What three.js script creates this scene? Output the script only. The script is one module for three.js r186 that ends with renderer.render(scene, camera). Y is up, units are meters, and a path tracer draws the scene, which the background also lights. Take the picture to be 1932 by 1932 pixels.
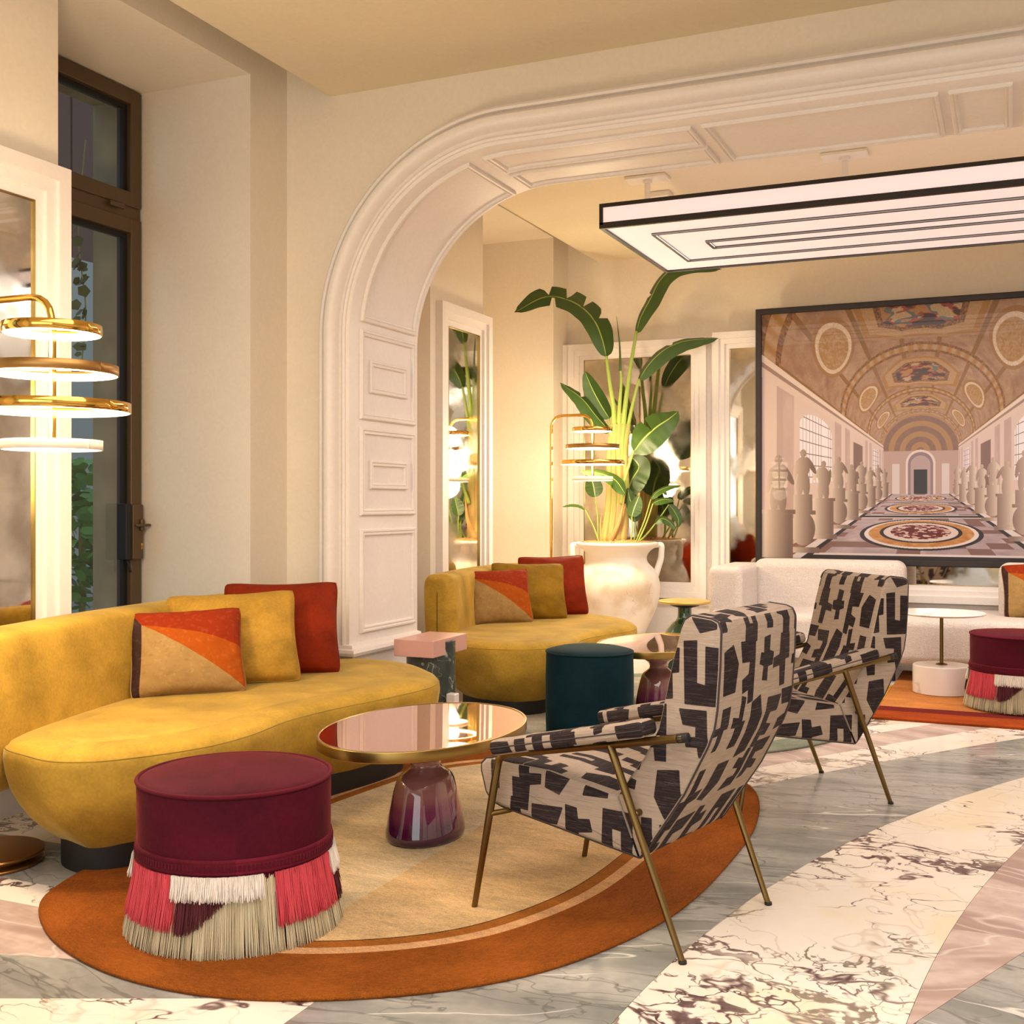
import * as THREE from 'three';
import { RoundedBoxGeometry } from 'three/addons/geometries/RoundedBoxGeometry.js';
import { mergeGeometries, toCreasedNormals } from 'three/addons/utils/BufferGeometryUtils.js';
import { RectAreaLightUniformsLib } from 'three/addons/lights/RectAreaLightUniformsLib.js';

// ---------------------------------------------------------------- camera, sky, large lights, exposure
RectAreaLightUniformsLib.init();
const scene = new THREE.Scene();
const FOCAL = 2143, YAW = 23.8 * Math.PI / 180, EYE = 1.17;
const camera = new THREE.PerspectiveCamera(2 * Math.atan(966 / FOCAL) * 180 / Math.PI, 1, 0.05, 80);
camera.position.set(0, EYE, 0);
camera.rotation.set(0, YAW, 0);
camera.setViewOffset(1932, 1932, 0, 16, 1932, 1932);
scene.background = new THREE.Color(0.42, 0.62, 0.8);
const renderer = new THREE.WebGLRenderer({ antialias: true });
renderer.toneMapping = THREE.LinearToneMapping;
renderer.toneMappingExposure = 1.15;
renderer.shadowMap.enabled = true;
const PANEL_COLOR = new THREE.Color(1, 0.905, 0.83), LAMP_COLOR = new THREE.Color(1, 0.79, 0.52);
const FAR_PANEL = 6.2, ADDED_PANEL = 2.9, LAMP_LIGHT = 1.2, ADDED_DAYLIGHT = 1.9;

// ---------------------------------------------------------------- helpers
let seed = 7;
const rnd = () => { seed = (seed + 0x6d2b79f5) | 0; let t = Math.imul(seed ^ (seed >>> 15), 1 | seed); t = (t + Math.imul(t ^ (t >>> 7), 61 | t)) ^ t; return ((t ^ (t >>> 14)) >>> 0) / 4294967296; };
const rr = (a, b) => a + (b - a) * rnd();
const V = (x, y, z) => new THREE.Vector3(x, y, z);
const lerp = (a, b, t) => a + (b - a) * t, clamp = (x, a, b) => Math.min(b, Math.max(a, x));
const smooth = (a, b, x) => { const t = clamp((x - a) / (b - a), 0, 1); return t * t * (3 - 2 * t); };
const used = {};
function numbered(n) { if (!(n in used)) { used[n] = 0; return n; } used[n]++; return n + '_' + String(used[n]).padStart(3, '0'); }
function mesh(name, geo, mat, parent) { const m = new THREE.Mesh(geo, mat); m.name = name; m.castShadow = m.receiveShadow = true; parent.add(m); return m; }
function thing(name, label, category, pos = [0, 0, 0], turn = 0, group) {
  const o = new THREE.Group(); o.name = numbered(name); o.position.set(...pos); o.rotation.y = turn;
  o.userData = { label, category }; if (group) o.userData.group = group; scene.add(o); return o;
}
function single(name, geo, mat, label, category, group) { const m = mesh(numbered(name), geo, mat, scene); m.userData = { label, category }; if (group) m.userData.group = group; return m; }
function struct(name, label, category = 'wall') { const o = new THREE.Group(); o.name = name; o.userData = { kind: 'structure', label, category }; scene.add(o); return o; }
function copyOf(o, name, pos, turn, label) { const c = o.clone(); c.name = numbered(name); c.position.set(...pos); c.rotation.set(0, turn, 0); c.userData = { ...o.userData, label }; scene.add(c); return c; }
// a point of the room from where it shows and how deep it lies along the view axis
function at(px, py, d) { const s = Math.sin(YAW), c = Math.cos(YAW), X = (px - 966) / FOCAL * d; return V(-s * d + c * X, EYE - (py - 950) / FOCAL * d, -c * d - s * X); }

function grid(rows, cols, fn, closeV = false) {
  const p = [], uv = [], ix = [];
  for (let i = 0; i < rows; i++) for (let j = 0; j < cols; j++) { const q = fn(i, j); p.push(q[0], q[1], q[2]); uv.push(q[3] ?? 0, q[4] ?? 0); }
  for (let i = 0; i < rows - 1; i++) for (let j = 0; j < (closeV ? cols : cols - 1); j++) { const a = i * cols + j, b = i * cols + (j + 1) % cols, c = a + cols, d = b + cols; ix.push(a, c, b, b, c, d); }
  const g = new THREE.BufferGeometry();
  g.setAttribute('position', new THREE.Float32BufferAttribute(p, 3)); g.setAttribute('uv', new THREE.Float32BufferAttribute(uv, 2)); g.setIndex(ix); g.computeVertexNormals();
  return g;
}
const creased = (g, a = 0.6) => toCreasedNormals(g, a);
function boxUV(g, su = 1, ou = 0, ov = 0) {
  g = g.index ? g.toNonIndexed() : g;
  const p = g.attributes.position, uv = new Float32Array(p.count * 2), a = V(), b = V(), c = V();
  for (let i = 0; i < p.count; i += 3) {
    a.fromBufferAttribute(p, i); b.fromBufferAttribute(p, i + 1); c.fromBufferAttribute(p, i + 2);
    const n = b.clone().sub(a).cross(c.clone().sub(a)), x = Math.abs(n.x), y = Math.abs(n.y), z = Math.abs(n.z);
    [a, b, c].forEach((q, k) => { const [u, v] = y >= x && y >= z ? [q.x, q.z] : x >= z ? [q.z, q.y] : [q.x, q.y]; uv[(i + k) * 2] = u * su + ou; uv[(i + k) * 2 + 1] = v * su + ov; });
  }
  g.setAttribute('uv', new THREE.BufferAttribute(uv, 2)); return g;
}
function box(w, h, d, x = 0, y = 0, z = 0, r = 0, seg = 2) {
  const g = r ? new RoundedBoxGeometry(w, h, d, seg, r) : new THREE.BoxGeometry(w, h, d);
  g.translate(x, y, z); return boxUV(g);
}
const span = (x0, x1, y0, y1, z0, z1, r = 0) => box(Math.abs(x1 - x0), Math.abs(y1 - y0), Math.abs(z1 - z0), (x0 + x1) / 2, (y0 + y1) / 2, (z0 + z1) / 2, r);
const merge = (list) => mergeGeometries(list.map((g) => { const n = g.index ? g.toNonIndexed() : g; for (const k of Object.keys(n.attributes)) if (!['position', 'normal', 'uv'].includes(k)) n.deleteAttribute(k); return n; }));
function tube(pts, rad, radial = 10, n = 24, tension = 0.5, linear = false) {
  const P = pts.map((q) => (q.isVector3 ? q : V(...q)));
  let curve;
  if (linear) { curve = new THREE.CurvePath(); for (let i = 0; i < P.length - 1; i++) curve.add(new THREE.LineCurve3(P[i], P[i + 1])); } else curve = new THREE.CatmullRomCurve3(P, false, 'catmullrom', tension);
  const R = typeof rad === 'function' ? rad : () => rad, C = [], T = [];
  for (let i = 0; i <= n; i++) { C.push(curve.getPointAt(i / n)); T.push(curve.getTangentAt(i / n)); }
  let N = Math.abs(T[0].y) < 0.9 ? V(0, 1, 0) : V(1, 0, 0); const F = [];
  for (let i = 0; i <= n; i++) { const b = T[i].clone().cross(N).normalize(); N = b.clone().cross(T[i]).normalize(); F.push([N.clone(), b]); }
  const L = curve.getLength();
  const ring = (i, j, r) => { const a = j / radial * Math.PI * 2, q = C[i].clone().addScaledVector(F[i][0], Math.cos(a) * r).addScaledVector(F[i][1], Math.sin(a) * r); return [q.x, q.y, q.z, j / radial, i / n * L]; };
  return grid(n + 3, radial + 1, (i, j) => (i === 0 ? ring(0, j, 1e-4) : i === n + 2 ? ring(n, j, 1e-4) : ring(i - 1, j, R((i - 1) / n))));
}
// pipe with bends rounded at its corners
function bentPipe(pts, rad, bend, radial = 12) {
  const P = pts.map((q) => V(...q)), out = [P[0]];
  for (let i = 1; i < P.length - 1; i++) {
    const a = P[i - 1].clone().sub(P[i]).normalize().multiplyScalar(bend), b = P[i + 1].clone().sub(P[i]).normalize().multiplyScalar(bend), s = P[i].clone().add(a), e = P[i].clone().add(b);
    const q = new THREE.QuadraticBezierCurve3(s, P[i], e); for (let k = 0; k <= 8; k++) out.push(q.getPoint(k / 8));
  }
  out.push(P[P.length - 1]);
  return tube(out, rad, radial, Math.max(40, out.length * 4), 0, true);
}
function lathe(prof, seg = 64, sx = 1, sz = 1) {
  let len = 0; const L = prof.map((q, i) => (len += i ? Math.hypot(q[0] - prof[i - 1][0], q[1] - prof[i - 1][1]) : 0));
  const rm = Math.max(...prof.map((q) => q[0]));
  return grid(prof.length, seg + 1, (i, j) => { const a = -j / seg * Math.PI * 2; return [prof[i][0] * sx * Math.cos(a), prof[i][1], prof[i][0] * sz * Math.sin(a), j / seg * 2 * Math.PI * rm, L[i]]; });
}
// smooth profile through points
function spline2(pts, n, closed = false) { const c = new THREE.CatmullRomCurve3(pts.map((q) => V(q[0], q[1], 0)), closed, 'centripetal'); return c.getPoints(n).map((q) => [q.x, q.y]).slice(0, closed ? n : n + 1); }
function planLoop(pts, n) { // evenly spaced closed loop in plan (x, z)
  const c = new THREE.CatmullRomCurve3(pts.map((q) => V(q[0], 0, q[1])), true, 'centripetal'); c.arcLengthDivisions = 800;
  let L = c.getSpacedPoints(n).slice(0, n).map((q) => [q.x, q.z]);
  let A = 0; for (let i = 0; i < n; i++) { const a = L[i], b = L[(i + 1) % n]; A += a[0] * b[1] - b[0] * a[1]; } if (A < 0) L.reverse();
  return L; // positive area in (x, z): outward normal is (dz, -dx)
}
function insetLoop(L, d) { const n = L.length; return L.map((q, i) => { const a = L[(i + n - 1) % n], b = L[(i + 1) % n], tx = b[0] - a[0], tz = b[1] - a[1], l = Math.hypot(tx, tz); return [q[0] - tz / l * d, q[1] + tx / l * d]; }); }
function flatCap(L, y, up = true) {
  const tri = THREE.ShapeUtils.triangulateShape(L.map((q) => new THREE.Vector2(q[0], q[1])), []), p = [], uv = [], ix = [];
  L.forEach((q) => { p.push(q[0], y, q[1]); uv.push(q[0], q[1]); });
  tri.forEach((t) => ix.push(...(up ? [t[0], t[2], t[1]] : t)));
  const g = new THREE.BufferGeometry(); g.setAttribute('position', new THREE.Float32BufferAttribute(p, 3)); g.setAttribute('uv', new THREE.Float32BufferAttribute(uv, 2)); g.setIndex(ix); g.computeVertexNormals(); return g;
}
// solid between insets of a loop at rising heights; cap at both ends
function loopSolid(L, levels, capTop = true, capBottom = true) {
  const n = L.length; let s = 0; const S = L.map((q, i) => (i ? (s += Math.hypot(q[0] - L[i - 1][0], q[1] - L[i - 1][1])) : 0)); S.push(s + 0.02);
  let v = 0; const rows = levels.map(([y, d], i) => { if (i) v += Math.hypot(y - levels[i - 1][0], d - levels[i - 1][1]); return [insetLoop(L, d), y, v]; });
  const out = [grid(levels.length, n + 1, (i, j) => { const q = rows[i][0][j % n]; return [q[0], rows[i][1], q[1], S[j], rows[i][2]]; })];
  if (capTop) out.push(flatCap(rows[rows.length - 1][0], rows[rows.length - 1][1], true));
  if (capBottom) out.push(flatCap(rows[0][0], rows[0][1], false));
  return merge(out);
}
// solid ring of a rectangle in the XY plane, facing +z; profile is [[inset, height], ...]
function rectRing(w, h, prof) {
  const P = (o, k) => [[-w / 2 + o, -h / 2 + o], [w / 2 - o, -h / 2 + o], [w / 2 - o, h / 2 - o], [-w / 2 + o, h / 2 - o]][k % 4];
  return creased(grid(prof.length, 5, (i, j) => { const q = P(prof[i][0], j); return [q[0], q[1], prof[i][1], q[0] + q[1], prof[i][0]]; }), 0.3);
}

// ---------------------------------------------------------------- textures
const HASH = new Uint8Array(65536); for (let i = 0; i < 65536; i++) HASH[i] = Math.floor(rnd() * 256);
const h2 = (x, y, s) => HASH[((x * 73 + y * 9377 + s * 3571) & 65535)] / 255;
function noise(x, y, p, s = 0, py = p) { const xi = Math.floor(x), yi = Math.floor(y), fx = x - xi, fy = y - yi, u = fx * fx * (3 - 2 * fx), v = fy * fy * (3 - 2 * fy), m = (a, q) => ((a % q) + q) % q; const x0 = m(xi, p), x1 = m(xi + 1, p), y0 = m(yi, py), y1 = m(yi + 1, py); return lerp(lerp(h2(x0, y0, s), h2(x1, y0, s), u), lerp(h2(x0, y1, s), h2(x1, y1, s), u), v); }
function fbm(x, y, p, o, s = 0, py = p) { let a = 0.5, r = 0, n = 0; for (let i = 0; i < o; i++) { r += a * noise(x, y, p, s + i, py); n += a; a *= 0.5; x *= 2; y *= 2; p *= 2; py *= 2; } return r / n; }
function worley(x, y, p, s) { const xi = Math.floor(x), yi = Math.floor(y); let a = 9, b = 9; for (let i = -1; i < 2; i++) for (let j = -1; j < 2; j++) { const cx = ((xi + i) % p + p) % p, cy = ((yi + j) % p + p) % p, dx = xi + i + h2(cx, cy, s) - x, dy = yi + j + h2(cx, cy, s + 5) - y, d = Math.hypot(dx, dy); if (d < a) { b = a; a = d; } else if (d < b) b = d; } return b - a; }
function tex(size, metres, fn, srgb = true, sizeY = size) {
  const d = new Uint8Array(size * sizeY * 4);
  for (let j = 0; j < sizeY; j++) for (let i = 0; i < size; i++) { const c = fn(i / size, j / sizeY), k = (j * size + i) * 4; d[k] = clamp(c[0], 0, 255); d[k + 1] = clamp(c[1], 0, 255); d[k + 2] = clamp(c[2], 0, 255); d[k + 3] = 255; }
  const t = new THREE.DataTexture(d, size, sizeY, THREE.RGBAFormat); t.wrapS = t.wrapT = THREE.RepeatWrapping; t.magFilter = THREE.LinearFilter; t.minFilter = THREE.LinearMipmapLinearFilter; t.generateMipmaps = true;
  if (srgb) t.colorSpace = THREE.SRGBColorSpace; t.repeat.set(1 / metres, 1 / metres); t.needsUpdate = true; return t;
}
const mixc = (a, b, t) => [lerp(a[0], b[0], t), lerp(a[1], b[1], t), lerp(a[2], b[2], t)];
const grey = (f) => (u, v) => { const k = f(u, v) * 255; return [k, k, k]; };
const T = {};
const line = (n, w) => 1 - smooth(0, w, Math.abs(n - 0.5));
T.marbleWhite = tex(1536, 1.6, (u, v) => {
  const wx = fbm(u * 6, v * 6, 6, 5, 11) - 0.5, wy = fbm(u * 6, v * 6, 6, 5, 23) - 0.5, cl = fbm(u * 4, v * 4, 4, 4, 31), m = smooth(0.42, 0.58, cl), fine = fbm(u * 60, v * 60, 60, 3, 61), mid = fbm(u * 14, v * 14, 14, 3, 67);
  const X = u + wx * 0.1, Y = v + wy * 0.1;
  const a = fbm(X * 4, Y * 9, 4, 5, 35, 9), b = fbm(X * 9, Y * 12, 9, 5, 37, 12), c = fbm(X * 18, Y * 22, 18, 4, 39, 22);
  let d = line(a, 0.008 + 0.02 * m) * smooth(0.32, 0.48, mid * 0.5 + cl * 0.5);                                  // long main veins
  d = Math.max(d, line(b, 0.007 + 0.035 * m * mid) * (0.55 * smooth(0.34, 0.46, cl) + m));                          // broken network inside the clouds
  d = Math.max(d, line(c, 0.022) * m * 0.85 * smooth(0.35, 0.5, mid), smooth(0.55, 0.58, b + 0.3 * (fine - 0.5)) * smooth(0.5, 1, m) * smooth(0.47, 0.52, mid + 0.5 * (c - 0.5)) * 0.9);
  const base = mixc([238, 228, 214], [234, 219, 190], smooth(0.52, 0.78, fbm(u * 5, v * 5, 5, 4, 71)));
  const vein = mixc([82, 60, 60], [126, 112, 98], smooth(0.42, 0.6, fbm(u * 7, v * 7, 7, 3, 83)));
  return mixc(mixc(base, [208, 190, 172], line(fbm(X * 7 + 2, Y * 5, 7, 4, 89, 5), 0.02) * 0.5 + fine * 0.12), vein, clamp(d, 0, 1) * (0.66 + 0.5 * fine));
});
T.marbleGrey = tex(1024, 1.8, (u, v) => {
  const wx = fbm(u * 5, v * 5, 5, 5, 111) - 0.5, wy = fbm(u * 5, v * 5, 5, 5, 117) - 0.5, X = u + wx * 0.05, Y = v + wy * 0.045;
  const b = fbm(X * 3, Y * 16, 3, 5, 121, 16), n1 = fbm(X * 4, Y * 26, 4, 4, 127, 26), n2 = fbm(X * 12, Y * 16, 12, 4, 133, 16), n3 = fbm(X * 2, Y * 12 + u * 3, 2, 3, 139, 12), fine = fbm(u * 90, v * 90, 90, 2, 143);
  let c = mixc([176, 174, 166], [134, 135, 130], smooth(0.3, 0.7, b)); c = mixc(c, [110, 110, 106], fine * 0.25);
  c = mixc(c, [90, 89, 85], line(n1, 0.03) * 0.55); c = mixc(c, [84, 84, 80], line(n2, 0.016) * 0.5 * smooth(0.4, 0.6, fbm(u * 6, v * 6, 6, 2, 147)));
  return mixc(c, [232, 228, 220], line(n3, 0.012) * 0.8 * smooth(0.45, 0.6, fbm(u * 7, v * 7, 7, 3, 151)));
});
T.marblePink = tex(512, 1.5, (u, v) => {
  const wx = fbm(u * 4, v * 4, 4, 4, 211) - 0.5, X = u + wx * 0.05, Y = v + wx * 0.06, b = fbm(X * 3, Y * 18, 3, 5, 221, 18), n3 = fbm(X * 3, Y * 8, 3, 3, 239, 8), f = fbm(u * 60, v * 60, 60, 2, 241);
  return mixc(mixc(mixc([212, 192, 180], [172, 146, 136], smooth(0.3, 0.7, b)), [150, 128, 118], f * 0.3), [234, 224, 214], line(n3, 0.02) * 0.55);
});
T.marblePale = tex(512, 1.2, (u, v) => { const wx = fbm(u * 4, v * 4, 4, 4, 311) - 0.5, n = fbm(u * 5 + wx * 2, v * 3 + wx, 15, 4, 317); return mixc([242, 234, 228], [196, 182, 172], (1 - smooth(0, 0.03, Math.abs(n - 0.5))) * 0.5 + 0.15 * fbm(u * 8, v * 8, 8, 3, 321)); });
T.marbleGreen = tex(512, 0.6, (u, v) => { const wx = fbm(u * 4, v * 4, 4, 4, 351) - 0.5, n = fbm(u * 4 + wx * 2, v * 4 + wx * 2, 4, 4, 357), m = fbm(u * 9 + wx * 2, v * 9, 9, 3, 363); let c = mixc([44, 52, 50], [84, 92, 86], fbm(u * 6, v * 6, 6, 4, 369)); c = mixc(c, [196, 198, 188], (1 - smooth(0, 0.02, Math.abs(n - 0.5))) * 0.8); return mixc(c, [170, 174, 166], (1 - smooth(0, 0.016, Math.abs(m - 0.5))) * 0.6); });
T.velvet = tex(512, 0.9, grey((u, v) => 0.82 + 0.34 * (fbm(u * 5, v * 7, 5, 4, 401, 7) - 0.25) + 0.08 * (noise(u * 128, v * 128, 128, 409) - 0.5)));
T.nap = tex(256, 0.09, grey((u, v) => 0.5 * noise(u * 64, v * 64, 64, 421) + 0.5 * noise(u * 128, v * 128, 128, 423)), false);
T.wool = tex(512, 0.5, grey((u, v) => 0.9 + 0.16 * (fbm(u * 40, v * 130, 40, 2, 431, 130) - 0.5) + 0.22 * (fbm(u * 4, v * 9, 4, 4, 437, 9) - 0.5) + 0.18 * (noise(u * 256, v * 256, 256, 441) - 0.5)));
T.pile = tex(256, 0.12, grey((u, v) => 0.5 * noise(u * 40, v * 90, 40, 451, 90) + 0.5 * noise(u * 128, v * 128, 128, 453)), false);
T.boucle = tex(512, 0.25, grey((u, v) => { const w = worley(u * 40, v * 40, 40, 461); return clamp(0.2 + w * 0.9 + 0.3 * noise(u * 90, v * 90, 90, 463), 0, 1); }), false);
T.boucleTone = tex(256, 0.125, grey((u, v) => 0.86 + 0.14 * clamp(worley(u * 20, v * 20, 20, 461) * 1.6, 0, 1)));
T.plaster = tex(512, 2.4, grey((u, v) => 0.965 + 0.05 * (fbm(u * 5, v * 5, 5, 5, 471) - 0.5) + 0.02 * (noise(u * 200, v * 200, 200, 473) - 0.5)));
T.stain = tex(512, 1.1, (u, v) => { const n = fbm(u * 3, v * 3, 3, 5, 481), c = fbm(u * 5 + n, v * 5 + n, 5, 4, 487), k = noise(u * 150, v * 150, 150, 491); return mixc(mixc([240, 230, 216], [206, 180, 146], smooth(0.48, 0.72, n) * 0.8), [150, 124, 98], (1 - smooth(0, 0.006, Math.abs(c - 0.5))) * 0.5 * smooth(0.5, 0.6, n) + 0.10 * k * smooth(0.4, 0.7, n)); });
T.antique = tex(512, 1.3, (u, v) => { const n = fbm(u * 5, v * 5, 5, 6, 501); return mixc([226, 221, 210], [176, 170, 158], smooth(0.42, 0.75, n)); });
T.antiqueRough = tex(256, 1.3, grey((u, v) => 0.03 + 0.22 * smooth(0.5, 0.8, fbm(u * 5, v * 5, 5, 6, 501))), false);
T.stone = tex(256, 1.2, (u, v) => mixc([168, 154, 122], [128, 116, 88], fbm(u * 8, v * 8, 8, 5, 511)));
T.leaf = tex(256, 1, (u, v) => { const l = Math.abs(Math.sin((v * 46 + Math.abs(u - 0.5) * 26) * Math.PI)), mid = Math.abs(u - 0.5); let c = mixc([36, 62, 16], [72, 100, 34], 0.25 + 0.45 * l + 0.3 * (fbm(u * 4, v * 6, 24, 3, 521) - 0.5)); return mixc(c, [160, 178, 84], 1 - smooth(0.012, 0.035, mid)); });
T.trunk = tex(128, 0.5, (u, v) => mixc([150, 162, 74], [176, 134, 84], smooth(0.45, 0.62, fbm(u * 10, v * 2, 20, 4, 531))));
T.walnut = tex(128, 0.5, (u, v) => mixc([40, 28, 22], [26, 18, 15], fbm(u * 20, v * 2, 40, 3, 541)));

function canvasTex(w, h, draw, metresX, metresY) {
  const c = document.createElement('canvas'); c.width = w; c.height = h; const g = c.getContext('2d'); draw(g, w, h);
  const t = new THREE.CanvasTexture(c); t.colorSpace = THREE.SRGBColorSpace; t.wrapS = t.wrapT = THREE.RepeatWrapping; t.repeat.set(1 / metresX, 1 / metresY); return t;
}
// woven fabric: slubbed beige ground, charcoal cut-paper shapes
T.fabric = canvasTex(1024, 1024, (g, w, h) => {
  g.fillStyle = '#a3917f'; g.fillRect(0, 0, w, h);
  const cell = [
    [[0, 0], [0.55, 0], [0.6, 0.42], [1, 0.46], [1, 0.62], [0.55, 0.6], [0.5, 1], [0.2, 1], [0.24, 0.5], [0, 0.48]],
    [[0, 0], [0.4, 0], [0.52, 1], [0.16, 1]],
    [[0, 0], [1, 0], [0.86, 0.3], [0.36, 0.3], [0.36, 0.55], [0.8, 0.6], [0.74, 0.8], [0.34, 0.78], [0.3, 1], [0, 1]],
    [[0.1, 0], [0.9, 0.05], [1, 0.6], [0.6, 1], [0, 0.9]],
    [[0.3, 0], [0.7, 0], [0.66, 0.35], [1, 0.38], [0.96, 0.66], [0.62, 0.66], [0.58, 1], [0.26, 1], [0.3, 0.64], [0, 0.6], [0.04, 0.36], [0.3, 0.36]],
    [[0, 0], [0.34, 0], [0.34, 0.68], [0.66, 0.7], [0.66, 0.1], [1, 0.1], [0.96, 1], [0, 1]],
  ];
  seed = 991; let k = 0;
  const W = 146, H = 205;
  for (let cx = -1; cx < 8; cx++) for (let cy = -1; cy < 6; cy++) {
    const ii = ((cx % 7) + 7) % 7, jj = ((cy % 5) + 5) % 5, s = seed; seed = 1000 + ii * 57 + jj * 913; for (let q = 0; q < 5; q++) rnd();
    const shape = cell[Math.floor(rnd() * 6)], flip = rnd() < 0.5, fy = rnd() < 0.5, sx = rr(0.56, 0.95), sy = rr(0.7, 1.08), ox = cx * 1024 / 7 + rr(-14, 14) + (jj % 2) * 40, oy = cy * 1024 / 5 + rr(-24, 24);
    g.fillStyle = ['#2c2425', '#312929', '#282021'][Math.floor(rnd() * 3)]; g.lineJoin = 'round'; g.strokeStyle = g.fillStyle; g.lineWidth = 7; g.beginPath();
    shape.forEach((q, n) => { const x = ox + (flip ? 1 - q[0] : q[0]) * W * sx + 6 * h2(ii * 7 + n, jj, 3), y = oy + (fy ? 1 - q[1] : q[1]) * H * sy + 8 * h2(ii, jj * 5 + n, 4); n ? g.lineTo(x, y) : g.moveTo(x, y); });
    g.closePath(); g.fill(); g.stroke(); seed = s;
    if (rnd() < 0.0) k++;
  }
  for (let i = 0; i < 9000; i++) { const x = rnd() * w, y = rnd() * h, l = rr(12, 90); g.fillStyle = rnd() < 0.5 ? `rgba(240,222,200,${rr(0.03, 0.16)})` : `rgba(60,44,36,${rr(0.03, 0.14)})`; g.fillRect(x, y, l, rr(0.8, 1.8)); if (x + l > w) g.fillRect(x - w, y, l, 1.3); }
}, 0.78, 0.78);

// ---------------------------------------------------------------- materials
const std = (o) => new THREE.MeshStandardMaterial({ roughness: 0.6, ...o });
const phys = (o) => new THREE.MeshPhysicalMaterial({ roughness: 0.6, ...o });
const velvet = (hex, sheen, s = 1) => phys({ color: hex, roughness: 0.72, specularIntensity: 0.2, map: T.velvet, bumpMap: T.nap, bumpScale: 0.0006, sheen: s, sheenColor: new THREE.Color(sheen), sheenRoughness: 0.42 });
const M = {
  wall: std({ color: '#f4e8d4', map: T.plaster, roughness: 0.75 }),
  white: std({ color: '#f3e9df', map: T.plaster, roughness: 0.45 }),
  band: std({ color: '#e2cfa6', map: T.plaster, roughness: 0.8 }),
  ceiling: std({ color: '#efe0c0', map: T.plaster, roughness: 0.85 }),
  bronze: phys({ color: '#5d4a33', metalness: 0.35, roughness: 0.42 }),
  gasket: std({ color: '#15120f', roughness: 0.6 }),
  brassDark: std({ color: '#76603a', metalness: 1, roughness: 0.34 }),
  brassRim: std({ color: '#b19555', metalness: 1, roughness: 0.32 }),
  gold: std({ color: '#e0b155', metalness: 1, roughness: 0.1 }),
  bronzeSatin: std({ color: '#a9814a', metalness: 1, roughness: 0.4 }),
  opal: std({ color: '#f2e6d2', roughness: 0.4 }),
  black: std({ color: '#0d0b0a', roughness: 0.55 }),
  frameBlack: std({ color: '#241a12', roughness: 0.4 }),
  pictureFrame: std({ color: '#ffffff', map: T.walnut, roughness: 0.5 }),
  mustard: velvet('#c29a3c', '#fff0b4'), burgundy: velvet('#521022', '#e8735e', 0.75), teal: velvet('#0c2c36', '#6f9a86', 0.6),
  rust: velvet('#8a2a0c', '#e87a3c', 0.4), gold_velvet: velvet('#bf9238', '#ecd088', 0.9), olive: velvet('#96701f', '#dfc070', 0.8),
  braid: velvet('#6a1a2a', '#d06a70', 0.4),
  fabric: phys({ map: T.fabric, roughness: 0.82, specularIntensity: 0.25, bumpMap: T.nap, bumpScale: 0.0004 }),
  seam: std({ color: '#3a2f2d', roughness: 0.8 }),
  boucle: phys({ color: '#fff1e6', map: T.boucleTone, roughness: 0.95, bumpMap: T.boucle, bumpScale: 0.006, sheen: 0.4, sheenColor: new THREE.Color('#fff4e8'), sheenRoughness: 0.6 }),
  mWhite: phys({ map: T.marbleWhite, roughness: 0.16 }), mGrey: phys({ map: T.marbleGrey, roughness: 0.17 }), mPink: phys({ map: T.marblePink, roughness: 0.18 }),
  mPale: phys({ map: T.marblePale, roughness: 0.2 }), mGreen: phys({ map: T.marbleGreen, roughness: 0.3 }), mRose: phys({ color: '#dba79a', map: T.plaster, roughness: 0.28 }),
  grout: std({ color: '#8d8074', roughness: 0.9 }),
  plasterVase: std({ map: T.stain, roughness: 0.85, bumpMap: T.stain, bumpScale: 0.004 }),
  mirror: std({ map: T.antique, roughnessMap: T.antiqueRough, roughness: 1, metalness: 1 }),
  roseMirror: std({ color: '#d9a99b', metalness: 1, roughness: 0.015 }),
  glass: phys({ color: '#ffffff', transmission: 1, thickness: 0, roughness: 0, ior: 1.5 }),
  panelGlow: std({ color: '#f2dedb', emissive: new THREE.Color(0.95, 0.83, 0.81), emissiveIntensity: 0.42, roughness: 0.5 }),
  ledGlow: std({ color: '#fff4e0', emissive: new THREE.Color(1, 0.8, 0.5), emissiveIntensity: 2.4, roughness: 0.5 }),
  steelWhite: std({ color: '#ece2d2', roughness: 0.4 }),
  leaf: phys({ map: T.leaf, roughness: 0.42, side: THREE.DoubleSide }),
  stalk: std({ color: '#8fa246', roughness: 0.5 }), trunk: std({ map: T.trunk, roughness: 0.7 }), husk: std({ color: '#c98a52', roughness: 0.8 }),
  pebble: std({ color: '#b98a55', roughness: 0.9 }),
};
const wool = (hex) => phys({ color: hex, specularIntensity: 0.15, map: T.wool, bumpMap: T.pile, bumpScale: 0.003, roughness: 0.95 });

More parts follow.
